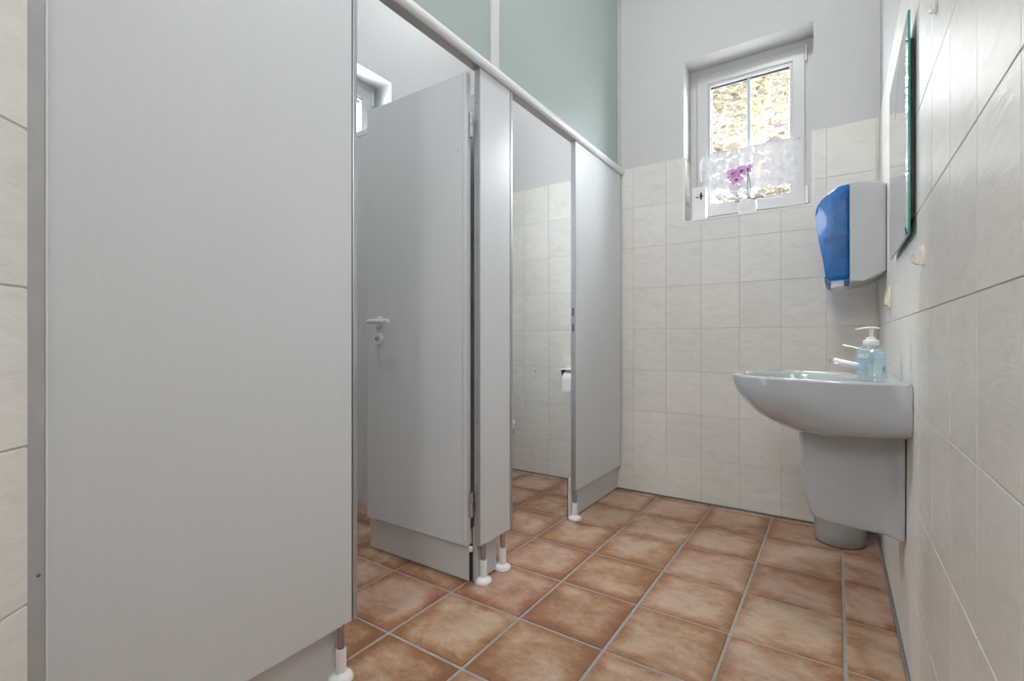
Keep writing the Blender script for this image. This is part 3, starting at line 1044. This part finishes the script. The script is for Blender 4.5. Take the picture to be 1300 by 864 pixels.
def on_bottle(a0, a1, z0, z1, name, mat, parent, push=0.0006, n=8, m=4):
    bm = bmesh.new()
    g = []
    for j in range(m + 1):
        z = z0 + (z1 - z0) * j / m
        r = interp(z, [(zz, rr) for rr, zz in SP]) + push
        g.append([bm.verts.new((SX + r * math.cos(a0 + (a1 - a0) * i / n), SY + 0.68 * r * math.sin(a0 + (a1 - a0) * i / n), RIM + z)) for i in range(n + 1)])
    for a, b in zip(g, g[1:]):
        for i in range(n):
            bm.faces.new((a[i], a[i + 1], b[i + 1], b[i]))
    return wpart(name, bm, mat, parent, True)
d2 = math.radians
lb = on_bottle(d2(-86), d2(-30), 0.022, 0.080, 'label', clear_plastic('pale_label_film', (0.9, 0.96, 0.97), (0.62, 0.78, 0.81), 0.55, 0.3), soap)
bm0 = None
for i in range(6):                                    # faint lines of small print
    z = 0.072 - i * 0.0048
    on_bottle(d2(-82), d2(-36 - 6 * (i % 3)), z, z + 0.0016, 'print_line', M['water_blue'], lb, 0.0012, 6, 1)
bc = on_bottle(d2(-56), d2(-33), 0.026, 0.0435, 'barcode', M['white_print'], lb, 0.0012, 5, 1)
for i in range(7):
    a = -53 + i * 2.6
    on_bottle(d2(a), d2(a + (1.9 if i % 2 else 1.1)), 0.0285, 0.0425, 'bar', M['teal_print'], lb, 0.0018, 1, 1)
on_bottle(d2(-146), d2(-100), 0.066, 0.078, 'front_band', M['water_blue'], soap, 0.0008, 6, 2)
on_bottle(d2(-142), d2(-104), 0.028, 0.052, 'front_print', clear_plastic('blue_wave_print', (0.75, 0.9, 0.97), (0.45, 0.68, 0.82), 0.45, 0.3), soap, 0.0008, 6, 3)
for z in (0.041, 0.050, 0.058):
    on_bottle(d2(-88), d2(-84), z, z + 0.003, 'safety_mark', M['teal_print'], lb, 0.0016, 1, 1)

# ------------------------------------------------------------------ paper towel dispenser
dsp = empty('paper_towel_dispenser', (XR, 2.59, 1.17), 'blue and grey paper towel dispenser high on the wall beyond the mirror', 'dispenser')
DYA, DYB = 2.45, 2.74
split = 0.0436
left = [(split, 1.584), (0.022, 1.580), (0.0044, 1.574), (-0.018, 1.562), (-0.0375, 1.545), (-0.056, 1.526), (-0.0685, 1.5077), (-0.0745, 1.485), (-0.0757, 1.4606), (-0.0742, 1.433), (-0.0709, 1.4031), (-0.063, 1.360), (-0.0541, 1.3163), (-0.047, 1.262), (-0.0399, 1.205), (-0.036, 1.187), (-0.022, 1.1835), (split, 1.186)]
weighted(wpart('cover', prism(bmesh.new(), left, 'y', DYA, DYB, 0.010, 3), M['blue_clear'], dsp, True, 35))
right = [(split + 0.001, 1.5855), (0.070, 1.5845), (0.0943, 1.583), (0.140, 1.576), (XR - 0.001, 1.566), (XR - 0.001, 1.214), (0.150, 1.198), (0.120, 1.182), (0.0943, 1.175), (split + 0.001, 1.168)]
bd = weighted(wpart('body', prism(bmesh.new(), right, 'y', DYA, DYB, 0.010, 3), M['grey_plastic'], dsp, True, 35))
# raised quarter disc on the side of the body
q = [(split + 0.002, 1.569)] + [(split + 0.002 + 0.108 * math.cos(a), 1.480 + 0.089 * math.sin(a)) for a in [PI / 2 - PI * i / 24 for i in range(2, 23)]] + [(split + 0.002, 1.391)]
wpart('side_relief', prism(bmesh.new(), q, 'y', DYA - 0.0012, DYA + 0.002, 0.0008, 1), M['grey_relief'], bd)
# what shows through the clear cover
def inside(name, pts, mat, y0=2.4625, y1=2.47):
    return wpart(name, prism(bmesh.new(), pts, 'y', y0, y1), mat, mech)
def pxy(a, b):
    return ((a - 286) / 5.96 * 0.00414 * 0.915 + 0.0436, 1.5838 - (b - 45) / 5.96 * 0.00347)
def dz(a, b):
    return (interp(a, [(30, -0.0757), (286, 0.0436), (300, 0.0499)]), interp(b, [(45, 1.5838), (835, 1.1531)]))
mech = wpart('mechanism', bx(-0.02, 0.040, 2.50, 2.72, 1.22, 1.56, bev=0.01), M['midblue'], dsp)
inside('cam_plate', [dz(*p) for p in ((284, 240), (230, 246), (190, 262), (170, 288), (180, 318), (215, 340), (255, 348), (284, 348))], M['navy'])
inside('cross_bar', [dz(*p) for p in ((88, 440), (284, 420), (284, 468), (92, 490))], M['navy'])
inside('roll_core', [dz(*p) for p in ((284, 480), (245, 500), (215, 540), (215, 575), (240, 605), (284, 622))], M['navy'])
inside('latch_block', [dz(*p) for p in ((215, 118), (284, 75), (284, 150), (215, 150))], M['navy'])
for (a, b, r) in ((215, 382, 0.0085), (268, 420, 0.0115), (265, 285, 0.007)):
    cxx, czz = dz(a, b)
    bm = bmesh.new()
    ring = []
    for rr in (r, r * 0.6):
        ring.append([(cxx + rr * math.cos(2 * PI * i / 20), czz + rr * math.sin(2 * PI * i / 20)) for i in range(20)])
    va = [[bm.verts.new((p[0], yy, p[1])) for p in rg] for rg in ring for yy in (2.4600, 2.4625)]
    for i in range(20):
        j = (i + 1) % 20
        bm.faces.new((va[0][i], va[0][j], va[2][j], va[2][i]))
        bm.faces.new((va[0][i], va[0][j], va[1][j], va[1][i]))
        bm.faces.new((va[2][i], va[2][j], va[3][j], va[3][i]))
    wpart('gear', bm, M['midblue'], mech)
inside('service_plate', [dz(*p) for p in ((140, 628), (284, 622), (284, 742), (128, 745), (122, 660))], M['midblue'], 2.4632, 2.470)
for (a, b) in ((172, 657), (214, 697), (258, 651), (258, 679), (258, 707)):
    x_, z_ = dz(a, b)
    inside('vent_hole', [(x_ - 0.003, z_ - 0.0022), (x_ + 0.003, z_ - 0.0022), (x_ + 0.003, z_ + 0.0022), (x_ - 0.003, z_ + 0.0022)], M['black'], 2.4622, 2.4635)
# lower lip, cutter tab and the paper end
wpart('lower_lip', prism(bmesh.new(), [dz(*p) for p in ((100, 748), (150, 762), (146, 812), (120, 806), (104, 785))], 'y', DYA + 0.002, DYB - 0.002, 0.003, 2), plain('navy_lip', (0.03, 0.10, 0.30), 0.3), dsp)
wpart('cutter_tab', prism(bmesh.new(), [dz(*p) for p in ((252, 762), (304, 764), (302, 782), (280, 790), (276, 826), (250, 822))], 'y', DYA + 0.004, DYA + 0.02, 0.002, 1), plain('dark_tab', (0.02, 0.06, 0.16), 0.4), dsp)
wpart('paper_end', prism(bmesh.new(), [dz(*p) for p in ((146, 768), (250, 768), (247, 822), (190, 824), (150, 836))], 'y', DYA + 0.018, DYB - 0.03), M['paper'], dsp)

# ------------------------------------------------------------------ mirror on the right wall
mir = empty('wall_mirror', (XR, 1.83, 1.2), 'tall mirror with a greenish glass edge on the right tiled wall', 'mirror')
MY0, MY1, MZ0, MZ1, MX = 1.585, 2.085, 1.203, 1.772, 0.150
wpart('backing', bx(MX + 0.006, XR - 0.001, MY0 + 0.05, MY1 - 0.05, MZ0 + 0.05, MZ1 - 0.05), M['black'], mir)
wpart('glass_edge', bx(MX + 0.001, MX + 0.006, MY0, MY1, MZ0, MZ1), M['glass_edge'], mir)
bm = bmesh.new()
bvw = 0.022
o4 = [(MY0, MZ0), (MY1, MZ0), (MY1, MZ1), (MY0, MZ1)]
i4 = [(MY0 + bvw, MZ0 + bvw), (MY1 - bvw, MZ0 + bvw), (MY1 - bvw, MZ1 - bvw), (MY0 + bvw, MZ1 - bvw)]
vo = [bm.verts.new((MX + 0.001, a, b)) for a, b in o4]
vi = [bm.verts.new((MX - 0.0012, a, b)) for a, b in i4]
for i in range(4):
    bm.faces.new((vo[i], vo[(i + 1) % 4], vi[(i + 1) % 4], vi[i]))
wpart('bevel', bm, M['bevel'], mir)
bm = bmesh.new()
bm.faces.new([bm.verts.new((MX - 0.0012, a, b)) for a, b in i4])
wpart('mirror_face', bm, M['mirror'], mir)
# faceted glass shard set on the upper part of the mirror
tri = [(1.74, 1.765), (2.06, 1.755), (1.88, 1.60)]
cen = (1.885, 1.715)
bm = bmesh.new()
vo = [bm.verts.new((MX - 0.0014, a, b)) for a, b in tri]
vi = [bm.verts.new((MX - 0.0045, cen[0] + (a - cen[0]) * 0.55, cen[1] + (b - cen[1]) * 0.55)) for a, b in tri]
for i in range(3):
    bm.faces.new((vo[i], vo[(i + 1) % 3], vi[(i + 1) % 3], vi[i]))
bm.faces.new(vi)
wpart('facet_ornament', bm, M['bevel'], mir)

# ------------------------------------------------------------------ small wall fittings
hk = empty('coat_hook', (XR, 1.46, 1.127), 'ivory plastic coat hook on the right tiled wall below the mirror', 'hook')
J = [(XR, 0.0235), (XR - 0.0035, 0.0235), (XR - 0.0055, 0.020), (XR - 0.0062, 0.000), (XR - 0.0075, -0.008), (XR - 0.0115, -0.0145), (XR - 0.0165, -0.0135), (XR - 0.0188, -0.008), (XR - 0.0198, 0.003), (XR - 0.0222, 0.003), (XR - 0.0228, -0.008), (XR - 0.0205, -0.0165), (XR - 0.016, -0.0195), (XR - 0.006, -0.0205), (XR - 0.002, -0.0225), (XR, -0.0225)]
wpart('hook', prism(bmesh.new(), [(a, 1.127 + b) for a, b in J], 'y', 1.455, 1.466, 0.002, 2), M['ivory'], hk, True, 40)
wpart('wall_plate', bx(XR - 0.0022, XR, 1.440, 1.478, 1.104, 1.150, bev=0.001), M['ivory'], hk)
hk = empty('coat_hook', (XR, 1.285, 1.60), 'clear plastic coat hook high on the right tiled wall above the ivory one', 'hook')
J2 = [(XR + (a - XR) * 0.6, 1.602 + b * 0.55) for a, b in J]
wpart('hook', prism(bmesh.new(), J2, 'y', 1.281, 1.287, 0.001, 2), M['clear'], hk, True, 40)
wpart('wall_plate', bx(XR - 0.002, XR, 1.274, 1.296, 1.588, 1.632, bev=0.001), M['clear'], hk)

sw = empty('light_switch', (XR, 2.30, 1.09), 'cream rocker light switch on the right wall under the towel dispenser', 'switch')
wpart('frame', bx(XR - 0.009, XR, 2.262, 2.342, 1.050, 1.132, bev=0.003, seg=2), M['cream'], sw, True, 40)
wpart('rocker', prism(bmesh.new(), [(XR - 0.008, 1.060), (XR - 0.0185, 1.066), (XR - 0.0175, 1.095), (XR - 0.009, 1.124), (XR - 0.008, 1.124)], 'y', 2.274, 2.330, 0.0015, 1), M['cream'], sw, True, 30)

# ------------------------------------------------------------------ waste bin behind the basin
bn = empty('waste_bin', (0.0115, 2.70, 0), 'round pale grey waste bin on the floor behind the basin pedestal', 'bin')
wpart('bucket', lathe(bmesh.new(), [(0.092, 0.004), (0.096, 0.008), (0.100, 0.06), (0.106, 0.27), (0.110, 0.275), (0.110, 0.285), (0.103, 0.285), (0.099, 0.05), (0.002, 0.02)], 0.0115, 2.70, 0, 48), M['bin'], bn, True, 45)
wpart('contact_shadow_ring', lathe(bmesh.new(), [(0.093, 0.0), (0.0955, 0.001), (0.0955, 0.006), (0.09, 0.007)], 0.0115, 2.70, 0, 48), M['seal'], bn, True, 45)  # dark ring standing in for the contact shadow under the bin

# ------------------------------------------------------------------ window dressing
cu = empty('cafe_curtain', (-0.416, YB + 0.125, 2.027), 'sheer white lace half curtain on a thin rod across the window', 'curtain')
wpart('rod', tube(bmesh.new(), [(-0.672, YB + 0.128, 2.029), (-0.161, YB + 0.128, 2.029)], 0.0028, 8, up=(0, 0, 1)), plain('thin_curtain_rod', (0.45, 0.42, 0.37), 0.4, metal=0.3), cu)
for x in (-0.668, -0.165):
    wpart('rod_hook', bx(x - 0.004, x + 0.004, YB + 0.126, YB + 0.141, 2.022, 2.036, bev=0.001), M['white_plastic'], cu)
bm = bmesh.new()
g = []
NX, NZ = 120, 14
for j in range(NZ + 1):
    row = []
    for i in range(NX + 1):
        u = i / NX
        x = -0.660 + u * 0.488
        hem = 1.812 - 0.016 * abs(math.sin(u * PI * 7)) - 0.02 * u
        z = 2.033 + (hem - 2.033) * j / NZ
        y = YB + 0.124 + 0.006 * math.sin(u * 58 + 0.6 * math.sin(u * 21)) * (0.35 + 0.65 * j / NZ)
        row.append(bm.verts.new((x, y, z)))
    g.append(row)
for a, b in zip(g, g[1:]):
    for i in range(NX):
        bm.faces.new((a[i], a[i + 1], b[i + 1], b[i]))
wpart('lace_cloth', bm, M['lace'], cu, True)

# orchid
OX, OY, OZ = -0.414, YB + 0.068, WZ0 + 0.003
orc = empty('potted_orchid', (OX, OY, OZ), 'violet orchid in a white pot on the window sill', 'plant')
pot = wpart('pot', lathe(bmesh.new(), [(0.034, 0), (0.037, 0.003), (0.047, 0.022), (0.0505, 0.045), (0.0495, 0.066), (0.0455, 0.080), (0.043, 0.083), (0.041, 0.080), (0.045, 0.064), (0.045, 0.06)], OX, OY, OZ, 36, cap=True), M['white_plastic'], orc, True, 60)
wpart('bark', lathe(bmesh.new(), [(0.0445, 0.066), (0.02, 0.070), (0.001, 0.071)], OX, OY, OZ, 20), M['soil'], pot)
def leaf(ang, length, width, lift, droop):
    bm = bmesh.new()
    rows = []
    for i in range(9):
        q = i / 8
        r = 0.006 + length * q
        z = 0.076 + lift * math.sin(q * PI * 0.62) - droop * q * q
        w = width * math.sin(PI * min(1, 0.12 + 0.88 * q)) ** 0.7 * (1 if q < 0.98 else 0.2)
        c, s = math.cos(ang), math.sin(ang)
        rows.append([bm.verts.new((OX + r * c - k * w * s, OY + r * s + k * w * c, OZ + z + abs(k) * 0.004)) for k in (-1, 0, 1)])
    for a, b in zip(rows, rows[1:]):
        for k in range(2):
            bm.faces.new((a[k], a[k + 1], b[k + 1], b[k]))
    return wpart('leaf', bm, M['leaf'], orc, True)
leaf(d2(182), 0.062, 0.014, 0.012, 0.004)
leaf(d2(5), 0.085, 0.014, 0.020, 0.006)
leaf(d2(205), 0.050, 0.016, 0.008, 0.012)
leaf(d2(-35), 0.050, 0.015, 0.010, 0.010)
leaf(d2(-60), 0.040, 0.014, 0.012, 0.004)
st = catmull([(OX + 0.004, OY, OZ + 0.07), (OX + 0.000, OY, OZ + 0.15), (OX + 0.004, OY - 0.004, OZ + 0.215), (OX - 0.006, OY - 0.008, OZ + 0.256), (OX - 0.030, OY - 0.012, OZ + 0.268), (OX - 0.060, OY - 0.016, OZ + 0.245), (OX - 0.080, OY - 0.016, OZ + 0.214)], 6)
wpart('stem', tube(bmesh.new(), st, 0.0022, 8, up=(0, 1, 0)), M['stem'], orc, True)
st = catmull([(OX + 0.012, OY + 0.002, OZ + 0.07), (OX + 0.016, OY, OZ + 0.14), (OX + 0.013, OY - 0.002, OZ + 0.20), (OX + 0.006, OY - 0.006, OZ + 0.235), (OX + 0.020, OY - 0.01, OZ + 0.262)], 6)
wpart('stem', tube(bmesh.new(), st, 0.0020, 8, up=(0, 1, 0)), M['stem'], orc, True)
wpart('support_stake', tube(bmesh.new(), [(OX + 0.008, OY + 0.004, OZ + 0.06), (OX + 0.007, OY + 0.002, OZ + 0.205)], 0.0028, 8), plain('pale_stake', (0.50, 0.60, 0.66), 0.4), orc, True)
def flower(x, z, s, rz, tilt):
    bm = bmesh.new()
    for k, (a, lw, ww) in enumerate(((90, 1.0, 0.62), (20, 1.05, 0.95), (160, 1.05, 0.95), (232, 0.95, 0.55), (308, 0.95, 0.55))):
        a = math.radians(a)
        c, sn = math.cos(a), math.sin(a)
        L, Wd = 0.026 * lw * s, 0.0155 * ww * s
        rows = []
        for i in range(7):
            q = i / 6
            w = Wd * math.sin(PI * (0.08 + 0.90 * q)) ** 0.75
            dpt = -0.003 * s + 0.006 * s * q * q + (0.001 if k in (1, 2) else 0)
            rows.append([bm.verts.new((q * L * c - kk * w * sn, dpt + 0.002 * abs(kk), q * L * sn + kk * w * c)) for kk in (-1, -0.5, 0, 0.5, 1)])
        for r0, r1 in zip(rows, rows[1:]):
            for j in range(4):
                bm.faces.new((r0[j], r0[j + 1], r1[j + 1], r1[j]))
    T = Matrix.Translation((x, OY - 0.020, z)) @ Matrix.Rotation(rz, 4, 'Z') @ Matrix.Rotation(tilt, 4, 'X')
    bmesh.ops.transform(bm, matrix=T, verts=bm.verts[:])
    f = wpart('flower', bm, M['petal'], orc, True)
    bm = bmesh.new()
    bmesh.ops.create_icosphere(bm, subdivisions=2, radius=0.0062 * s)
    for v in bm.verts:
        v.co = Vector((v.co.x * 1.1, v.co.y * 1.1 - 0.004, v.co.z * 1.2 - 0.003))
    bmesh.ops.transform(bm, matrix=T, verts=bm.verts[:])
    wpart('lip', bm, M['lip'], f, True)
    bm = bmesh.new()
    bmesh.ops.create_icosphere(bm, subdivisions=1, radius=0.0028 * s)
    bmesh.ops.transform(bm, matrix=T @ Matrix.Translation((0, -0.008, 0.005 * s)), verts=bm.verts[:])
    wpart('column', bm, plain('pale_orchid_column', (0.85, 0.78, 0.55), 0.5), f, True)
flower(OX - 0.072, OZ + 0.245, 1.2, 0.25, -0.1)
flower(OX - 0.026, OZ + 0.250, 1.35, -0.1, -0.05)
flower(OX - 0.052, OZ + 0.204, 1.35, 0.1, -0.25)
flower(OX + 0.010, OZ + 0.254, 1.1, -0.8, 0.0)
for (x, z, r) in ((OX - 0.094, OZ + 0.2225, 0.0052), (OX - 0.085, OZ + 0.2065, 0.0050)):
    bm = bmesh.new()
    bmesh.ops.create_icosphere(bm, subdivisions=2, radius=r)
    bmesh.ops.transform(bm, matrix=Matrix.Translation((x, OY - 0.016, z)) @ Matrix.Scale(1.25, 4, (1, 0, 0)), verts=bm.verts[:])
    wpart('bud', bm, M['bud'], orc, True)

# white box with a dark blossom print at the left end of the sill
bxo = empty('printed_box', (-0.668, YB + 0.075, OZ), 'tall white box with dark blossom print at the left end of the sill', 'box')
wpart('sleeve', bx(-0.7055, -0.6290, YB + 0.045, YB + 0.105, OZ, 1.823, bev=0.003, seg=2), plain('white_card', (0.84, 0.84, 0.85), 0.5, var=0.01), bxo)
def petal2d(cx, cz, ang, L, Wd, mat, name):
    pts = []
    for i in range(16):
        a = 2 * PI * i / 16
        px_, pz_ = L * math.cos(a), Wd * math.sin(a) * (1 - 0.5 * abs(math.cos(a)))
        pts.append((cx + px_ * math.cos(ang) - pz_ * math.sin(ang), cz + px_ * math.sin(ang) + pz_ * math.cos(ang)))
    wpart(name, prism(bmesh.new(), pts, 'y', YB + 0.0443, YB + 0.0455), mat, bxo)
dk = plain('dark_print', (0.05, 0.04, 0.03), 0.6, var=0.3)
gk = plain('grey_print', (0.45, 0.46, 0.47), 0.6, var=0.2)
petal2d(-0.654, 1.770, PI / 2, 0.024, 0.0085, dk, 'printed_petal')
petal2d(-0.676, 1.765, d2(155), 0.013, 0.0035, dk, 'printed_petal')
petal2d(-0.641, 1.768, d2(50), 0.010, 0.003, gk, 'printed_petal')
petal2d(-0.671, 1.778, d2(110), 0.007, 0.0025, gk, 'printed_petal')

# ------------------------------------------------------------------ second cubicle
wc = empty('toilet', (-2.0, 2.33, 0), 'white toilet in the far cubicle seen past the middle panel', 'toilet')
def ell(cx, cy, a, b, z, n=36):
    return [(cx + a * math.cos(2 * PI * i / n), cy + b * math.sin(2 * PI * i / n), z) for i in range(n)]
def loft(rings, cap=True):
    bm = bmesh.new()
    R = [[bm.verts.new(p) for p in r] for r in rings]
    for a, b in zip(R, R[1:]):
        n = len(a)
        for i in range(n):
            bm.faces.new((a[i], a[(i + 1) % n], b[(i + 1) % n], b[i]))
    if cap:
        bm.faces.new(R[0])
        bm.faces.new(R[-1])
    return bm
wpart('bowl', loft([ell(-1.95, 2.33, .20, .11, 0), ell(-1.94, 2.33, .20, .105, .10), ell(-1.92, 2.33, .22, .115, .2), ell(-1.875, 2.33, .265, .16, .32), ell(-1.86, 2.33, .285, .175, .385), ell(-1.86, 2.33, .285, .175, .41)]), M['porcelain'], wc, True, 60)
wpart('seat', loft([ell(-1.86, 2.33, .288, .18, .412), ell(-1.86, 2.33, .292, .184, .417), ell(-1.86, 2.33, .290, .182, .430)]), M['white_plastic'], wc, True, 50)
wpart('lid', loft([ell(-1.86, 2.33, .290, .182, .432), ell(-1.86, 2.33, .293, .185, .440), ell(-1.86, 2.33, .285, .178, .453), ell(-1.86, 2.33, .20, .12, .458)]), M['white_plastic'], wc, True, 50)
ci = wpart('cistern', bx(-2.332, -2.145, 2.13, 2.53, 0.40, 0.78, bev=0.02, seg=3), M['porcelain'], wc, True, 40)
wpart('flush_button', lathe(bmesh.new(), [(0.022, 0), (0.022, 0.006), (0.018, 0.008)], -2.24, 2.33, 0.78, 20), M['chrome'], ci, True, 40)

rh = empty('toilet_roll_holder', (-1.44, YB, 0.73), 'white toilet roll holder with black end on the far cubicle wall', 'holder')
wpart('back_plate', bx(-1.51, -1.36, YB - 0.008, YB, 0.70, 0.752, bev=0.003), M['white_plastic'], rh)
wpart('cover', bx(-1.512, -1.36, YB - 0.10, YB - 0.004, 0.738, 0.744, bev=0.002), M['white_plastic'], rh)
wpart('end_clip', prism(bmesh.new(), [(-1.517, 0.738), (-1.489, 0.738), (-1.494, 0.702), (-1.5025, 0.688), (-1.510, 0.702)], 'y', YB - 0.062, YB - 0.048), M['black'], rh)
wpart('spindle', tube(bmesh.new(), [(-1.501, YB - 0.056, 0.683), (-1.360, YB - 0.056, 0.683)], 0.008, 10, up=(0, 0, 1)), M['white_plastic'], rh)
tr = empty('toilet_roll', (-1.43, YB - 0.056, 0.683), 'white toilet roll hanging in the holder on the far cubicle wall', 'toilet roll')
bm = bmesh.new()
va = []
for r, x in ((0.018, -1.484), (0.050, -1.484), (0.050, -1.384), (0.018, -1.384)):
    va.append([bm.verts.new((x, YB - 0.056 + r * math.cos(2 * PI * i / 32), 0.676 + r * math.sin(2 * PI * i / 32))) for i in range(32)])
for a, b in zip(va, va[1:] + va[:1]):
    for i in range(32):
        bm.faces.new((a[i], a[(i + 1) % 32], b[(i + 1) % 32], b[i]))
wpart('roll', bm, M['paper'], tr, True, 40)
wpart('loose_sheet', bx(-1.484, -1.384, YB - 0.107, YB - 0.1055, 0.600, 0.676), M['paper'], tr)
hk = empty('towel_hook', (-1.745, YB, 0.727), 'small white plastic hook on the tiled wall of the far cubicle', 'hook')
wpart('wall_plate', bx(-1.759, -1.732, YB - 0.003, YB, 0.708, 0.744, bev=0.001), M['white_plastic'], hk)
wpart('peg', tube(bmesh.new(), [(-1.7455, YB - 0.002, 0.722), (-1.7455, YB - 0.016, 0.716), (-1.7455, YB - 0.020, 0.728)], 0.004, 8, up=(1, 0, 0)), M['white_plastic'], hk, True)

# ------------------------------------------------------------------ lamps added out of view to fill the room with light
def fill_ceiling_lamp(x, y, r, label, glow='lamp'):
    c = empty('fill_ceiling_lamp', (x, y, ZC), label, 'lamp', 'round ceiling lamps added for fill light')
    wpart('base', lathe(bmesh.new(), [(r + 0.012, 0), (r + 0.012, -0.03), (r, -0.034)], x, y, ZC, 40), M['white_plastic'], c, True, 40)
    wpart('diffuser', lathe(bmesh.new(), [(r, -0.030), (r * 0.98, -0.05), (r * 0.85, -0.075), (r * 0.5, -0.092), (0.002, -0.098)], x, y, ZC, 40), M[glow], c, True, 60)
fill_ceiling_lamp(-0.45, 1.25, 0.20, 'round opal ceiling lamp added as fill light over the washroom passage')
pl = empty('fill_pendant', (-0.25, -0.95, ZC), 'white glass globe on a cord added as fill light behind the camera', 'lamp')  # added globe, never in view, brightens the surfaces that face the camera
wpart('cord', tube(bmesh.new(), [(-0.25, -0.95, ZC), (-0.25, -0.95, 2.30)], 0.004, 8), M['white_plastic'], pl)
wpart('globe', lathe(bmesh.new(), [(0.17 * math.sin(PI * i / 16), 2.14 - 0.17 * math.cos(PI * i / 16)) for i in range(17)], -0.25, -0.95, 0, 32, cap=False), M['pendant_fill'], pl, True)
fill_ceiling_lamp(-1.50, 0.62, 0.16, 'round opal ceiling lamp added as fill light over the near cubicle', 'stall_fill')
fill_ceiling_lamp(-1.75, 2.25, 0.16, 'round opal ceiling lamp added as fill light over the far cubicle', 'far_stall_fill')

# ------------------------------------------------------------------ garden beyond the windows
gr = tag(obj('ground', bx(-30, 30, YB + 0.3, 45, -0.4, -0.2), M['grass']), kind='structure')
def tree(x, y, h, lean, label, leafmat, seed, nleaf=5200, spread=1.7):
    rnd = random.Random(seed)
    t = empty('garden_tree', (x, y, -0.2), label, 'tree', 'garden trees outside the window')
    bm = bmesh.new()
    tips = []
    trunk = catmull([(x, y, -0.3), (x + lean * 0.3, y, h * 0.35), (x + lean * 0.7, y + 0.2, h * 0.7), (x + lean, y, h)], 5)
    n = len(trunk)
    tube(bm, trunk, [0.11 * (1 - 0.75 * i / n) for i in range(n)], 8, up=(0, 1, 0))
    for k in range(16):
        p = trunk[rnd.randint(int(n * 0.25), n - 1)]
        a = rnd.uniform(0, 2 * PI)
        L = rnd.uniform(0.7, spread)
        e = p + Vector((math.cos(a) * L, math.sin(a) * L * 0.7, rnd.uniform(0.2, 1.3) * L * 0.8))
        m_ = (p + e) / 2 + Vector((rnd.uniform(-.1, .1), 0, rnd.uniform(0.0, .15)))
        tube(bm, [p, m_, e], [0.032, 0.022, 0.008], 6, up=(0, 1, 0.01))
        tips += [m_, e, (m_ + e) / 2]
    wpart('trunk', bm, M['trunk'], t, True, 60)
    bm = bmesh.new()
    for i in range(nleaf):
        c = rnd.choice(tips) + Vector((rnd.gauss(0, .42), rnd.gauss(0, .42), rnd.gauss(0, .42)))
        s = rnd.uniform(0.03, 0.07) * max(1.0, y / 10)
        R = Matrix.Rotation(rnd.uniform(0, 6.3), 3, 'Z') @ Matrix.Rotation(rnd.uniform(0, 6.3), 3, 'X')
        bm.faces.new([bm.verts.new(c + R @ Vector(p)) for p in ((-s, 0, 0), (0, s * 0.5, 0.2 * s), (s, 0, 0), (0, -s * 0.5, 0.2 * s))])
    f = wpart('foliage', bm, leafmat, t)
    f['kind'] = 'stuff'
tree(-1.15, 7.0, 5.6, 0.5, 'slender autumn tree beyond the window, nearest one', M['foliage'], 1, spread=1.1)
tree(-1.2, 11.6, 8.4, 0.6, 'slender autumn tree with pale leaves seen through the right window half', M['foliage_b'], 2, 5200, 1.6)
tree(-2.9, 16.5, 11.0, 0.9, 'leaning autumn tree seen at the left of the window', M['foliage'], 3, 6000, 2.2)
tree(-1.6, 22.5, 13.0, -0.6, 'far autumn tree seen at the right edge of the window', M['foliage_b'], 4, 7000, 2.6)
def shrub(x, y, label, seed):
    rnd = random.Random(seed)
    t = empty('garden_shrub', (x, y, -0.2), label, 'shrub', 'garden shrubs outside the window')
    bm = bmesh.new()
    for k in range(14):
        a = rnd.uniform(0, 2 * PI)
        tube(bm, [(x, y, -0.2), (x + 0.3 * math.cos(a), y + 0.3 * math.sin(a), 1.4), (x + 0.75 * math.cos(a), y + 0.5 * math.sin(a), rnd.uniform(2.4, 3.0))], [0.02, 0.014, 0.006], 5, up=(0, 1, 0.01))
    wpart('branches', bm, M['trunk'], t)
    bm = bmesh.new()
    for i in range(1500):
        a, r = rnd.uniform(0, 2 * PI), 0.85 * math.sqrt(rnd.random())
        c = Vector((x + r * math.cos(a), y + r * 0.7 * math.sin(a), rnd.uniform(1.2, 3.05 - 0.5 * r * r)))
        s = rnd.uniform(0.04, 0.08)
        R = Matrix.Rotation(rnd.uniform(0, 6.3), 3, 'Z') @ Matrix.Rotation(rnd.uniform(0, 6.3), 3, 'X')
        bm.faces.new([bm.verts.new(c + R @ Vector(p)) for p in ((-s, 0, 0), (0, s * 0.55, 0.2 * s), (s, 0, 0), (0, -s * 0.55, 0.2 * s))])
    f = wpart('foliage', bm, M['shrub'], t)
    f['kind'] = 'stuff'
shrub(-1.55, 4.6, 'low shrub with reddish leaves at the left foot of the window view', 11)
shrub(0.25, 4.8, 'low shrub with reddish leaves at the right foot of the window view', 12)
